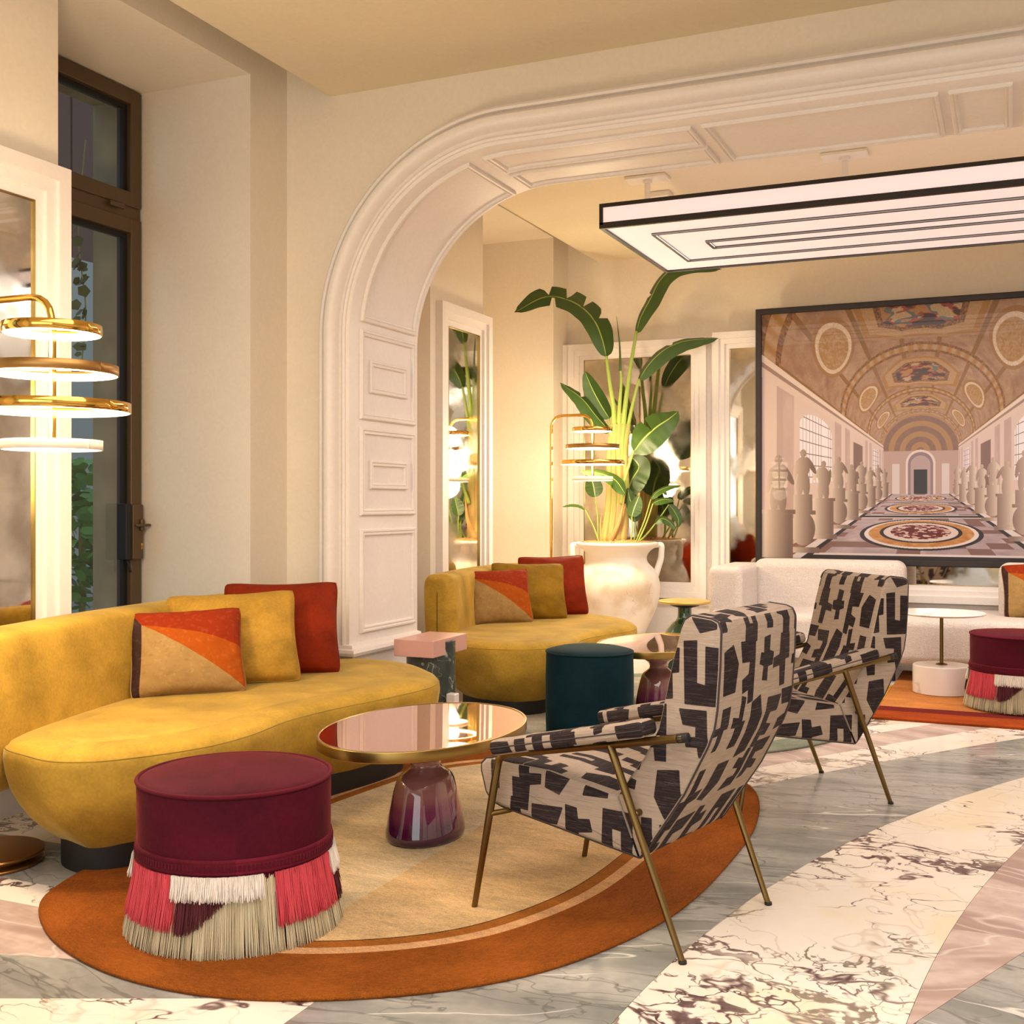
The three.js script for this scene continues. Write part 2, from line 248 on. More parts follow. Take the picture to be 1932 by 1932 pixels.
// ---------------------------------------------------------------- the floor: inlaid marble slabs
const XL = -3.46, XR = 3.3, ZA = -4.94, ZB = -5.486, ZP = -8.9, ZE = -9.02, ZC = 2.6, H1 = 3.25, H2 = 3.2, XE = -3.19, HP = 3.6;
const floor = struct('floor', 'polished floor of inlaid grey, white and pink marble slabs', 'floor');
mesh('bedding', span(-4.2, XR, -0.12, -0.021, ZE, ZC), M.grout, floor);
function slab(xl, xr, zn, zf, mat) { // region between x = xl(z), xr(z) and z = zn(x), zf(x)
  const corner = (fx, fz) => { let x = 0, z = -3; for (let i = 0; i < 14; i++) { x = fx(z); z = fz(x); } return [x, z]; };
  const a = corner(xl, zn), b = corner(xr, zn), c = corner(xr, zf), d = corner(xl, zf), P = [], N = 14;
  for (let i = 0; i < N; i++) { const x = lerp(a[0], b[0], i / N); P.push([x, zn(x)]); }
  for (let i = 0; i < N; i++) { const z = lerp(b[1], c[1], i / N); P.push([xr(z), z]); }
  for (let i = 0; i < N; i++) { const x = lerp(c[0], d[0], i / N); P.push([x, zf(x)]); }
  for (let i = 0; i < N; i++) { const z = lerp(d[1], a[1], i / N); P.push([xl(z), z]); }
  const Q = insetLoop(P, -0.0007), g = new THREE.ExtrudeGeometry(new THREE.Shape(Q.map((q) => new THREE.Vector2(q[0], -q[1]))), { depth: 0.02, bevelEnabled: false });
  g.rotateX(-Math.PI / 2); g.translate(0, -0.02, 0);
  const uv = g.attributes.uv, p = g.attributes.position, t = rr(-0.5, 0.5), ou = rnd() * 5, ov = rnd() * 5, ct = Math.cos(t), st = Math.sin(t);
  for (let i = 0; i < p.count; i++) { const x = p.getX(i), z = p.getZ(i); uv.setXY(i, ct * x - st * z + ou, st * x + ct * z + ov); }
  mesh('slab', g, mat, floor);
}
const K = (v) => () => v, gw = (z) => -0.83 + (z + 2.2) ** 2 / 11.2, wp = (z) => -0.235 + 0.0625 * (z + 2.2) ** 2, pg = (z) => Math.max(wp(z) + 0.001, -0.183 - 0.42 * (z + 2.753));
const zg = (o) => (x) => -4.72 - o - 1.6 * (x + 0.974) + 0.13 * (x + 0.974) ** 2;
{
  seed = 4242;
  const L = [-4.2, -1.5], c1 = (x) => -1.97 - 0.44 * (x + 2.19), c2 = (x) => -2.16 - 0.275 * (x + 2.404), row = [[K(ZC), K(0.6), M.mGrey], [K(0.6), K(-0.8), M.mPink], [K(-0.8), c1, M.mWhite], [c1, c2, M.mGrey], [c2, K(-2.46), M.mPink], [K(-2.46), K(-2.61), M.mWhite], [K(-2.61), K(-2.95), M.mGrey], [K(-2.95), K(-3.8), M.mWhite], [K(-3.8), K(-4.75), M.mGrey], [K(-4.75), K(-5.75), M.mPale], [K(-5.75), K(-6.85), M.mPale], [K(-6.85), K(-7.9), M.mPale], [K(-7.9), K(ZE), M.mPale]];
  for (const [n, f, m] of row) { slab(K(-4.2), K(-2.9), n, f, m); slab(K(-2.9), K(-1.5), n, f, m); }
  const G = [K(ZC), K(1.1), K(-0.4), (x) => -1.75 + 0.12 * x, (x) => -2.95 + 0.2 * (x + 1), zg(0)];
  for (let i = 0; i < 5; i++) slab(K(-1.5), gw, G[i], G[i + 1], M.mGrey);
  slab(K(-1.5), (z) => Math.min(gw(z), XR), zg(0), zg(0.42), M.mWhite); slab(K(-1.5), (z) => Math.min(gw(z), XR), zg(0.42), zg(0.8), M.mPink);
  slab(K(-1.5), (z) => Math.min(gw(z), 2.4), zg(0.8), (x) => Math.max(ZE, zg(2.2)(x)), M.mWhite); slab(K(-1.5), K(-0.4), (x) => Math.max(ZE + 0.01, zg(2.2)(x)), K(ZE), M.mPale);
  const W = [K(ZC), K(0.7), (x) => -0.6 - 0.1 * x, (x) => -1.72 + 0.05 * x, (x) => -2.84 + 0.157 * (x + 0.771), (x) => -4.052 + 0.34 * (x + 0.461), (x) => -5.3 + 0.5 * x, K(-6.6), K(-8), K(ZE)];
  for (let i = 0; i < 9; i++) slab((z) => Math.min(gw(z), XR - 0.02), (z) => Math.min(Math.max(wp(z), gw(z) + 0.02), XR), W[i], W[i + 1], M.mWhite);
  for (const [n, f] of [[-2.62, -3.35], [-3.35, -4.4], [-4.4, -5.4]]) slab(wp, pg, K(n), K(f), M.mPink);
  for (const [n, f] of [[ZC, 0.9], [0.9, -0.7], [-0.7, -2.62], [-2.62, -4.1], [-4.1, -5.4]]) { slab(pg, K(2.0), K(n), K(f), M.mGrey); slab(K(2.0), K(XR), K(n), K(f), M.mGrey); }
  slab((z) => Math.max(wp(z), gw(z) + 0.02), K(XR), K(-5.4), K(-6.4), M.mPink);
}

// ---------------------------------------------------------------- walls, ceilings, window recesses
const wallLeft = struct('wall_left', 'warm white window wall with deep recesses and mirror pilasters');
const D = -4.45;
const solids = [[ZC, -0.85, XL, D, 0, HP], [-2.05, -3.39, XL, D, 0, HP], [-4.63, ZB, XL, D, 0, HP], [-0.85, -2.05, XL, D, 3.3, HP], [-3.39, -4.63, XL, D, 3.3, HP], [ZB, -6.53, -3.72, D, 0, HP], [-6.53, -7.33, XL, D, 0, HP], [-7.33, -8.69, -4.13, D, 0, HP], [-7.33, -8.69, XL, -4.13, 3.36, HP], [-8.69, ZE, XL, D, 0, HP]];
mesh('wall_face', merge(solids.map(([a, b, x0, x1, y0, y1]) => span(x1, x0, y0, y1, b, a))), M.wall, wallLeft);
mesh('recess_panel', merge([span(-3.72, -3.6, 0, 2.12, -6.52, -5.5), ...[0.05, 0.11].map((o) => { const g = rectRing(0.53 - 2 * o, 2.0 - 2 * o, [[0, 0], [0, 0.014], [0.03, 0.014], [0.03, 0]]); g.rotateY(Math.PI / 2); g.translate(-3.6, 1.06, -6.25); return g; })]), M.white, wallLeft);

const wallArch = struct('wall_middle', 'white wall pierced by a wide panelled arch with a roll moulding');
const AX0 = -2.994, AX1 = 2.754, AT = 2.835, AR = 0.83, AJ = AT - AR, ARC = AR * Math.PI / 2, FLAT = AX1 - AX0 - 2 * AR, ALEN = 2 * AJ + 2 * ARC + FLAT;
function arch(s) {
  if (s < AJ) return [AX0, s, -1, 0];
  s -= AJ; if (s < ARC) { const t = s / AR; return [AX0 + AR - AR * Math.cos(t), AJ + AR * Math.sin(t), -Math.cos(t), Math.sin(t)]; }
  s -= ARC; if (s < FLAT) return [AX0 + AR + s, AT, 0, 1];
  s -= FLAT; if (s < ARC) { const t = s / AR; return [AX1 - AR + AR * Math.sin(t), AJ + AR * Math.cos(t), Math.sin(t), Math.cos(t)]; }
  s -= ARC; return [AX1, AJ - s, 1, 0];
}
const archS = []; for (const [a, b, n] of [[0, AJ, 4], [AJ, AJ + ARC, 40], [AJ + ARC, AJ + ARC + FLAT, 6], [AJ + ARC + FLAT, ALEN - AJ, 40], [ALEN - AJ, ALEN, 4]]) for (let i = archS.length ? 1 : 0; i <= n; i++) archS.push(lerp(a, b, i / n));
{
  const sh = new THREE.Shape(); sh.moveTo(XL - 0.02, 0); const R = archS.map((s) => { const [x, y, nx, ny] = arch(s); return [x + nx * 0.012, y + ny * 0.012]; });
  R.forEach(([x, y]) => sh.lineTo(x, y)); sh.lineTo(XR + 0.02, 0); sh.lineTo(XR + 0.02, HP); sh.lineTo(XL - 0.02, HP); sh.closePath();
  const g = new THREE.ExtrudeGeometry(sh, { depth: ZA - ZB, bevelEnabled: false }); g.translate(0, 0, ZB); mesh('wall_face', boxUV(g), M.wall, wallArch);
  const prof = [[0.012, ZB - 0.012], [0, ZB - 0.012], [0, -4.815], [0.004, -4.805], [0.02, -4.802], [0.022, -4.792], [0.032, -4.786], [0.04, -4.792], [0.042, -4.806], [0.066, -4.810], [0.07, -4.796], [0.08, -4.776], [0.094, -4.764], [0.11, -4.760], [0.126, -4.764], [0.138, -4.776], [0.146, -4.796], [0.15, -4.820], [0.158, -4.822], [0.164, -4.808], [0.174, -4.802], [0.184, -4.808], [0.19, -4.826], [0.196, -4.830], [0.196, -4.870], [0.2, -4.880], [0.2, ZA]];
  mesh('arch_moulding', creased(grid(archS.length, prof.length, (i, j) => { const [x, y, nx, ny] = arch(archS[i]), [a, z] = prof[j]; return [x + nx * a, y + ny * a, z, archS[i], z + a]; }), 0.5), M.white, wallArch);
  const pp = [[0, 0], [0, 0.01], [0.005, 0.016], [0.013, 0.016], [0.017, 0.01], [0.02, 0.01], [0.024, 0.014], [0.03, 0.012], [0.034, 0]];
  const frame = (s0, s1, z0, z1, k = 1) => {
    const n = Math.max(2, Math.ceil((s1 - s0) / 0.05)), per = []; for (let i = 0; i < n; i++) per.push([i / n, 0]); per.push([1, 0]); for (let i = 0; i < n; i++) per.push([1 - i / n, 1]); per.push([0, 1], [0, 0]);
    mesh('panel_moulding', creased(grid(pp.length, per.length, (i, j) => { const o = pp[i][0] * k, s = lerp(s0 + o, s1 - o, per[j][0]), z = lerp(z0 - o, z1 + o, per[j][1]), [x, y, nx, ny] = arch(s); return [x - nx * pp[i][1] * k, y - ny * pp[i][1] * k, z, s, z]; }), 0.5), M.white, wallArch);
  };
  const zf = -4.896, zb = -5.462, zm = (zf + zb) / 2, F0 = AJ + ARC - AX0 - AR; // F0 + x is the run along the flat soffit
  for (const [a, b] of [[0.52, 1.04], [1.11, 1.553], [1.594, AJ + 0.04]]) frame(a, b, zf, zb);
  for (const [a, b] of [[1.244, 1.391], [1.732, 1.898]]) frame(a, b, zf - 0.09, zb + 0.09, 0.9);
  frame(AJ + 0.08, AJ + AR * 1.3, zf, zb);
  frame(AJ + AR * 1.39, F0 - 1.3, zf, zm + 0.02); frame(AJ + AR * 1.39, F0 - 1.3, zm - 0.02, zb);
  frame(F0 - 1.254, F0 - 0.277, zf, zb); frame(F0 - 0.24, F0, zf, zb);
  frame(F0 + 0.04, F0 + 1.02, zf, zm + 0.02); frame(F0 + 0.04, F0 + 1.02, zm - 0.02, zb); frame(F0 + 1.07, F0 + 2.0, zf, zb);
}
// skirting of the arch pier, mitred round its corner
function skirting(pts, prof) { // pts in plan, room side to the right of travel
  const nrm = pts.map((q, i) => { const d = (a, b) => { const x = b[0] - a[0], z = b[1] - a[1], l = Math.hypot(x, z); return [-z / l, x / l]; }; const a = i ? d(pts[i - 1], q) : null, b = i < pts.length - 1 ? d(q, pts[i + 1]) : null; if (!a) return b; if (!b) return a; const k = 1 + a[0] * b[0] + a[1] * b[1]; return [(a[0] + b[0]) / k, (a[1] + b[1]) / k]; });
  return creased(grid(pts.length, prof.length, (i, j) => [pts[i][0] + nrm[i][0] * prof[j][0], prof[j][1], pts[i][1] + nrm[i][1] * prof[j][0], i, prof[j][1]]), 0.5);
}
const SK = [[0.045, 0], [0.045, 0.22], [0.04, 0.24], [0.03, 0.245], [0.03, 0.3], [0.024, 0.32], [0.02, 0.34], [0.02, 0.4], [0.026, 0.41], [0.046, 0.42], [0.052, 0.435], [0.046, 0.45], [0.03, 0.455], [0.024, 0.47], [0, 0.475]];
const skirt = struct('baseboard_arch', 'tall moulded white skirting round the arch pier', 'baseboard');
mesh('skirting', skirting([[XL + 0.02, -4.81], [AX0, -4.81], [AX0, ZB - 0.01]], SK), M.white, skirt);
const skirtL = struct('baseboard_left', 'white skirting along the window wall', 'baseboard');
for (const run of [[[XL, 2.5], [XL, -0.86]], [[XL, -2.06], [XL, -3.38]], [[XL, -4.64], [XL, -4.93]], [[XL, -6.54], [XL, -7.32]]]) mesh('skirting', skirting(run, SK.map(([a, y]) => [a * 0.7, y * 0.7])), M.white, skirtL);
const wallR = struct('wall_right', 'warm white wall on the right'); mesh('wall_face', span(XR, XR + 0.15, 0, HP, ZE, ZC), M.wall, wallR);
const wallF = struct('wall_front', 'warm white wall with an added wide glazed front behind the viewer'); mesh('wall_face', merge([span(-4.45, -2.9, 0, HP, ZC, ZC + 0.15), span(2.7, XR, 0, HP, ZC, ZC + 0.15), span(-2.9, 2.7, 2.95, HP, ZC, ZC + 0.15), span(-2.9, 2.7, 0, 0.25, ZC, ZC + 0.15)]), M.wall, wallF);
const front = struct('window_3', 'added wide glazed front behind the viewer, unseen source of fill light', 'window');  // added glazing out of view, made to light the walls from behind
for (let i = 0; i <= 4; i++) mesh('mullion', span(-2.9 + i * 1.38, -2.82 + i * 1.38, 0.25, 2.95, ZC + 0.02, ZC + 0.1), M.bronze, front);
for (let i = 0; i < 4; i++) { const q = mesh('pane', new THREE.PlaneGeometry(1.3, 2.7), M.glass, front); q.position.set(-2.17 + i * 1.38, 1.6, ZC + 0.06); }
{ const L = new THREE.RectAreaLight(new THREE.Color(1, 0.92, 0.84), ADDED_DAYLIGHT, 5.4, 2.6); L.name = 'added_daylight'; L.position.set(-0.1, 1.6, ZC - 0.01); front.add(L); }  // added fill light in the place of daylight
const wallB = struct('wall_back', 'upper back wall above the mirror panelling'); mesh('wall_face', span(-4.45, XR, 0, HP, ZE - 0.15, ZE), M.wall, wallB);
const wallP = struct('wall_far', 'white panelled partition that carries the far mirrors'); mesh('wall_face', span(XL, XR, 0, 2.5, ZP - 0.12, ZP), M.white, wallP);
mesh('ledge', span(XL, XR, 0.36, 0.4, ZP, ZP + 0.025), M.white, wallP); mesh('skirting_board', span(XL, XR, 0, 0.2, ZP, ZP + 0.03), M.white, wallP);
const ceil = struct('ceiling', 'smooth tan plaster ceiling', 'ceiling');
mesh('ceiling_face', span(XE, XR, H1, HP, ZA - 0.2, ZC), M.ceiling, ceil); mesh('ceiling_face', span(XE, XR, H2, HP, ZE, ZB + 0.001), M.ceiling, ceil); mesh('pocket_top', span(D, XR, HP, HP + 0.1, ZE, ZC), M.wall, ceil);

// windows: bronze frame, fixed light above a glazed door
function makeWindow(name, zc, detail) {
  const o = struct(name, 'tall bronze framed glazed door with a top light', 'window'), w = 1.22, x0 = -4.2, x1 = -4.13;
  const bars = (y0, y1, tag) => {
    const z0 = zc - w / 2, z1 = zc + w / 2, b = 0.075;
    for (const [a, c, d, e] of [[z0, z0 + b, y0, y1], [z1 - b, z1, y0, y1], [z0 + b, z1 - b, y0, y0 + b], [z0 + b, z1 - b, y1 - b, y1]]) mesh('frame_bar', span(x0, x1, d, e, a, c, 0.006), M.bronze, o);
    for (const [a, c, d, e] of [[z0 + b, z0 + b + 0.028, y0 + b, y1 - b], [z1 - b - 0.028, z1 - b, y0 + b, y1 - b], [z0 + b + 0.028, z1 - b - 0.028, y1 - b - 0.022, y1 - b]]) mesh('gasket', span(x0, x1 - 0.03, d, e, a, c), M.gasket, o);
    const pane = mesh('pane', new THREE.PlaneGeometry(w - 2 * b, y1 - y0 - 2 * b), M.glass, o); pane.rotation.y = Math.PI / 2; pane.position.set(-4.17, (y0 + y1) / 2, zc);
  };
  bars(0.02, 2.63); bars(2.69, 3.29); mesh('transom', span(x0, x1 - 0.012, 2.63, 2.69, zc - w / 2, zc + w / 2), M.bronze, o); mesh('threshold', span(D, XL, -0.02, 0.02, zc - w / 2, zc + w / 2), M.mPale, o);
  if (!detail) return;
  const hz = zc - w / 2;
  const plate = mesh('lock_plate', span(x1, x1 + 0.035, 0.885, 1.165, hz + 0.025, hz + 0.1, 0.006), M.bronze, o);
  mesh('lever_spindle', span(x1 + 0.035, x1 + 0.05, 1.03, 1.09, hz + 0.03, hz + 0.055, 0.006), M.bronze, plate);
  mesh('lever', span(x1 + 0.05, x1 + 0.064, 1.052, 1.066, hz - 0.0, hz + 0.105, 0.005), M.bronze, plate);
  mesh('keyhole', merge([span(x1 + 0.035, x1 + 0.038, 0.935, 0.955, hz + 0.036, hz + 0.044), span(x1 + 0.035, x1 + 0.038, 0.953, 0.967, hz + 0.033, hz + 0.047)]), M.gold, plate);
  mesh('alarm_box', span(x1 - 0.03, x1 + 0.03, 0.885, 1.17, hz + 0.105, hz + 0.145, 0.006), M.gasket, o);
  mesh('strap', tube([[x1, 0.89, hz + 0.11], [x1 + 0.005, 0.85, hz + 0.1], [x1 + 0.01, 0.82, hz + 0.09]], 0.006, 6, 8), M.gasket, o);
  mesh('latch', span(x1, x1 + 0.02, 2.66, 2.685, hz + 0.14, hz + 0.24, 0.005), M.bronze, o);
}
makeWindow('window_1', -4.0, true); makeWindow('window_2', -1.45, false);

// outside: stone window reveal, courtyard, ivy and shrub
const outer = struct('wall_outside', 'weathered stone outer wall and courtyard seen through the window');
mesh('stone_jamb', merge([span(D, -4.21, 0, 3.3, -4.64, -4.6), span(D, -4.21, 0, 3.3, -3.4, -3.36), span(D, -4.21, 3.27, 3.31, -4.6, -3.4)]), std({ map: T.stone, roughness: 0.9 }), outer);
const cw = std({ color: '#a79f93', map: T.plaster, roughness: 0.9 });
mesh('courtyard_wall', merge([span(-12.2, -12, 0, 4.6, -22, 4), span(-12, -11.9, 2.6, 2.75, -22, 4)]), cw, outer);
for (let i = 0; i < 26; i++) mesh('board', span(-12.1, -12.02, 4.6, 7.5, -22 + i, -21.04 + i), std({ color: '#5d3a2e', roughness: 0.8 }), outer);
mesh('courtyard_ground', span(-30, D, -0.4, -0.15, -24, 6), std({ color: '#8a8376', map: T.plaster, roughness: 0.95 }), outer);
function leafCloud(n, spread, size) {
  const list = []; for (let i = 0; i < n; i++) { const s = size * rr(0.6, 1.3), g = new THREE.CircleGeometry(s, 6); g.scale(1, 0.7, 1); g.rotateX(rr(-1.2, 1.2)); g.rotateY(rr(0, 6.3)); const a = rr(0, 6.3), r = Math.cbrt(rnd()), e = Math.asin(rr(-1, 1)); g.translate(Math.cos(a) * Math.cos(e) * r * spread[0], Math.sin(e) * r * spread[1], Math.sin(a) * Math.cos(e) * r * spread[2]); list.push(g); } return merge(list);
}
const leafGreen = std({ color: '#5f8f35', roughness: 0.6, side: THREE.DoubleSide }), ivyGreen = std({ color: '#56602c', roughness: 0.7, side: THREE.DoubleSide });
{
  const ivy = thing('ivy_vine', 'thin ivy trailing down outside the window', 'ivy', [-4.5, 0, -4.6]);
  mesh('stem', tube([[0, 3.1, 0], [-0.02, 2.6, 0.03], [0, 2.2, 0], [-0.01, 1.9, 0.02]], 0.004, 5, 20), M.trunk, ivy);
  for (let i = 0; i < 30; i++) { const g = new THREE.CircleGeometry(rr(0.02, 0.042), 5); g.rotateY(rr(0.2, 1.6)); g.rotateZ(rr(0, 3)); g.translate(rr(-0.03, 0.02), rr(1.85, 2.85), rr(0.0, 0.07)); mesh('leaf', g, ivyGreen, ivy); }
  const sh = thing('courtyard_shrub', 'green shrub in a pot outside the window', 'shrub', [-6.0, -0.15, -6.1]);
  mesh('pot', lathe([[0.001, 0], [0.2, 0], [0.27, 0.4], [0.29, 0.42], [0.27, 0.44], [0.25, 0.4], [0.001, 0.4]], 24), M.plasterVase, sh);
  const f = mesh('foliage', leafCloud(500, [0.5, 0.55, 0.5], 0.06), leafGreen, sh); f.position.y = 1.1; f.userData.kind = 'stuff';
  mesh('trunk', tube([[0, 0.4, 0], [0.02, 0.8, 0.02], [0, 1.2, 0]], 0.025, 6, 10), M.trunk, sh);
}

// ---------------------------------------------------------------- mirrors
function wallMirror(label, w, h, border, pos, turn) {
  const o = thing('wall_mirror', label, 'mirror', pos, turn), k = border / 0.135;
  mesh('frame', rectRing(w, h, [[0, 0], [0, 0.05], [0.052, 0.05], [0.052, 0.034], [0.095, 0.034], [0.095, 0.018], [0.135, 0.018], [0.135, 0]].map(([a, b]) => [a * k, b])), M.white, o);
  mesh('glass', box(w - 2 * border, h - 2 * border, 0.006, 0, 0, 0.006), M.mirror, o);
  mesh('brass_bead', rectRing(w - 2 * border + 0.006, h - 2 * border + 0.006, [[0, 0.006], [0, 0.02], [0.003, 0.02], [0.0035, 0.006]]), M.brassRim, o);
  return o;
}
wallMirror('tall stepped white framed mirror beside the window at the left edge', 1.24, 2.08, 0.155, [XL, 1.45, -2.79], Math.PI / 2);
wallMirror('narrow white framed mirror on the pier left of the plant', 0.78, 2.1, 0.15, [XL, 1.45, -7.0], Math.PI / 2);
wallMirror('white framed antique mirror right behind the tall plant', 1.17, 2.08, 0.133, [-2.81, 1.45, ZP], 0);
wallMirror('wide white framed antique mirror partly hidden by the big picture', 3.2, 2.08, 0.133, [-0.575, 1.48, ZP], 0);

// ---------------------------------------------------------------- pendant light panels
function pendant(label, x0, x1, z0, z1, y0, ceilY, rods, power) {
  const cx = (x0 + x1) / 2, cz = (z0 + z1) / 2, w = x1 - x0, d = z0 - z1, t = 0.142, o = thing('pendant_light', label, 'pendant light', [cx, y0, cz]), b = 0.022, bb = 0.034;
  const f = (a, c, e, g, h, i) => mesh('frame_bar', span(a, c, e, g, h, i), M.frameBlack, o);
  for (const y of [[0, bb], [t - b, t]]) { f(-w / 2, w / 2, ...y, d / 2 - b, d / 2); f(-w / 2, w / 2, ...y, -d / 2, -d / 2 + b); f(-w / 2, -w / 2 + b, ...y, -d / 2 + b, d / 2 - b); f(w / 2 - b, w / 2, ...y, -d / 2 + b, d / 2 - b); }
  for (const sx of [-1, 1]) for (const sz of [-1, 1]) f(sx * w / 2 - (sx > 0 ? b : 0), sx * w / 2 + (sx < 0 ? b : 0), b, t - b, sz * d / 2 - (sz > 0 ? b : 0), sz * d / 2 + (sz < 0 ? b : 0));
  mesh('diffuser', span(-w / 2 + 0.006, w / 2 - 0.006, 0.012, t - 0.012, -d / 2 + 0.006, d / 2 - 0.006), M.panelGlow, o);
  for (const [ox, oz] of [[0.227, 0.27], [0.47, 0.575]]) { const X = w / 2 - ox, Z = d / 2 - oz, q = 0.02; for (const [a, c, g, h] of [[-X, X, Z - q, Z], [-X, X, -Z, -Z + q], [-X, -X + q, -Z + q, Z - q], [X - q, X, -Z + q, Z - q]]) mesh('inlay_bar', span(a, c, 0, 0.02, g, h), M.frameBlack, o); }
  for (const rx of rods) { const r = mesh('hanging_rod', new THREE.CylinderGeometry(0.018, 0.018, ceilY - y0 - t, 12), M.steelWhite, o); r.position.set(rx - cx, (ceilY - y0 + t) / 2, 0); mesh('ceiling_plate', box(0.26, 0.02, 0.14, rx - cx, ceilY - y0 - 0.011, 0, 0.004), M.steelWhite, o); mesh('rod_collar', new THREE.CylinderGeometry(0.03, 0.03, 0.02, 12).translate(rx - cx, ceilY - y0 - 0.03, 0), M.steelWhite, o); }
  const L = new THREE.RectAreaLight(PANEL_COLOR, power, w - 0.1, d - 0.1); L.name = 'panel_light'; L.position.set(0, 0.008, 0); L.rotation.x = -Math.PI / 2; o.add(L);
  return o;
}
pendant('long black edged white light panel hanging beyond the arch', -2.16, 2.2, -6.13, -7.48, 2.737, H2, [-2.08, -0.892, 0.3, 1.49], FAR_PANEL);
single('ceiling_sensor', box(0.14, 0.035, 0.14, -2.11, H2 - 0.018, -7.2, 0.004), M.steelWhite, 'small white sensor box on the ceiling above the light panel', 'sensor');
pendant('added fill light panel out of view in the front room above the viewer', -2.1, 2.4, -0.4, -3.0, 2.85, H1, [-1.5, 0.2, 1.9], ADDED_PANEL);  // added panel, never in view; lights the front room from above

// ---------------------------------------------------------------- rugs
function ringFlat(L, d0, d1, y) { const n = L.length, A = insetLoop(L, d0), B = insetLoop(L, d1); return grid(2, n + 1, (i, j) => { const q = (i ? B : A)[j % n]; return [q[0], y, q[1], q[0], q[1]]; }); }
function clipX(L, x, keepLeft) { const out = [], n = L.length, inside = (q) => (keepLeft ? q[0] <= x : q[0] >= x); for (let i = 0; i < n; i++) { const a = L[i], b = L[(i + 1) % n], ia = inside(a), ib = inside(b); if (ia) out.push(a); if (ia !== ib) { const t = (x - a[0]) / (b[0] - a[0]); out.push([x, lerp(a[1], b[1], t)]); } } return out; }
{
  const L = planLoop([[-2.66, -2.6], [-2.594, -2.472], [-2.4, -2.31], [-2.208, -2.217], [-2.0, -2.165], [-1.763, -2.165], [-1.536, -2.233], [-1.28, -2.39], [-1.09, -2.59], [-0.966, -2.83], [-0.875, -3.15], [-0.84, -3.66], [-0.855, -4.146], [-0.954, -4.6], [-1.12, -4.84], [-1.45, -5.0], [-1.85, -5.03], [-2.3, -4.88], [-2.6, -4.5], [-2.72, -3.9], [-2.75, -3.3], [-2.72, -2.86]], 200);
  const o = thing('oval_rug', 'large rust bordered oval rug with a sand coloured centre under the front armchair', 'rug');
  mesh('border', merge([loopSolid(L, [[0, 0.004], [0.004, 0], [0.009, 0.001], [0.013, 0.008], [0.015, 0.02], [0.015, 0.25]], false, false)]), wool('#a0581f'), o);
  mesh('light_stripe', ringFlat(L, 0.25, 0.292, 0.0145), wool('#eab27c'), o);
  mesh('dark_stripe', ringFlat(L, 0.292, 0.338, 0.0135), wool('#b06a2a'), o);
  const I = insetLoop(L, 0.338);
  mesh('sand_field', flatCap(clipX(I, -1.745, false), 0.015), wool('#e6c08a'), o); mesh('beige_field', flatCap(clipX(I, -1.745, true), 0.0145), wool('#e9cfa4'), o);
}
{
  const L = planLoop(Array.from({ length: 24 }, (_, i) => { const a = i / 24 * Math.PI * 2; return [-1.8 + 1.1 * Math.cos(a), -6.3 + 1.3 * Math.sin(a)]; }), 160);
  const o = thing('oval_rug', 'pale grey green oval rug under the teal pouf and second coffee table', 'rug');
  mesh('border', loopSolid(L, [[0, 0.004], [0.004, 0], [0.009, 0.001], [0.013, 0.008], [0.014, 0.16]], false, false), wool('#9aa08c'), o);
  mesh('field', flatCap(insetLoop(L, 0.16), 0.014), wool('#d3c9b2'), o);
}
{
  const o = thing('striped_rug', 'orange rug with maroon and rust stripes under the marble side table', 'rug');
  const slice = (a, b, m, n) => mesh(n, span(-0.7, 1.9, 0, 0.014, a, b, 0.005), m, o);
  slice(-6.43, -6.66, wool('#ab4a1c'), 'rust_stripe'); slice(-6.66, -6.8, wool('#7c2a26'), 'maroon_stripe'); slice(-6.8, -8.3, wool('#d68a4a'), 'orange_field');
  mesh('yellow_corner', loopSolid([[-0.86, -6.62], [-0.7, -6.43], [-0.7, -7.6], [-0.9, -7.6]].reverse(), [[0, 0], [0.014, 0]]), wool('#dfa63c'), o);
}

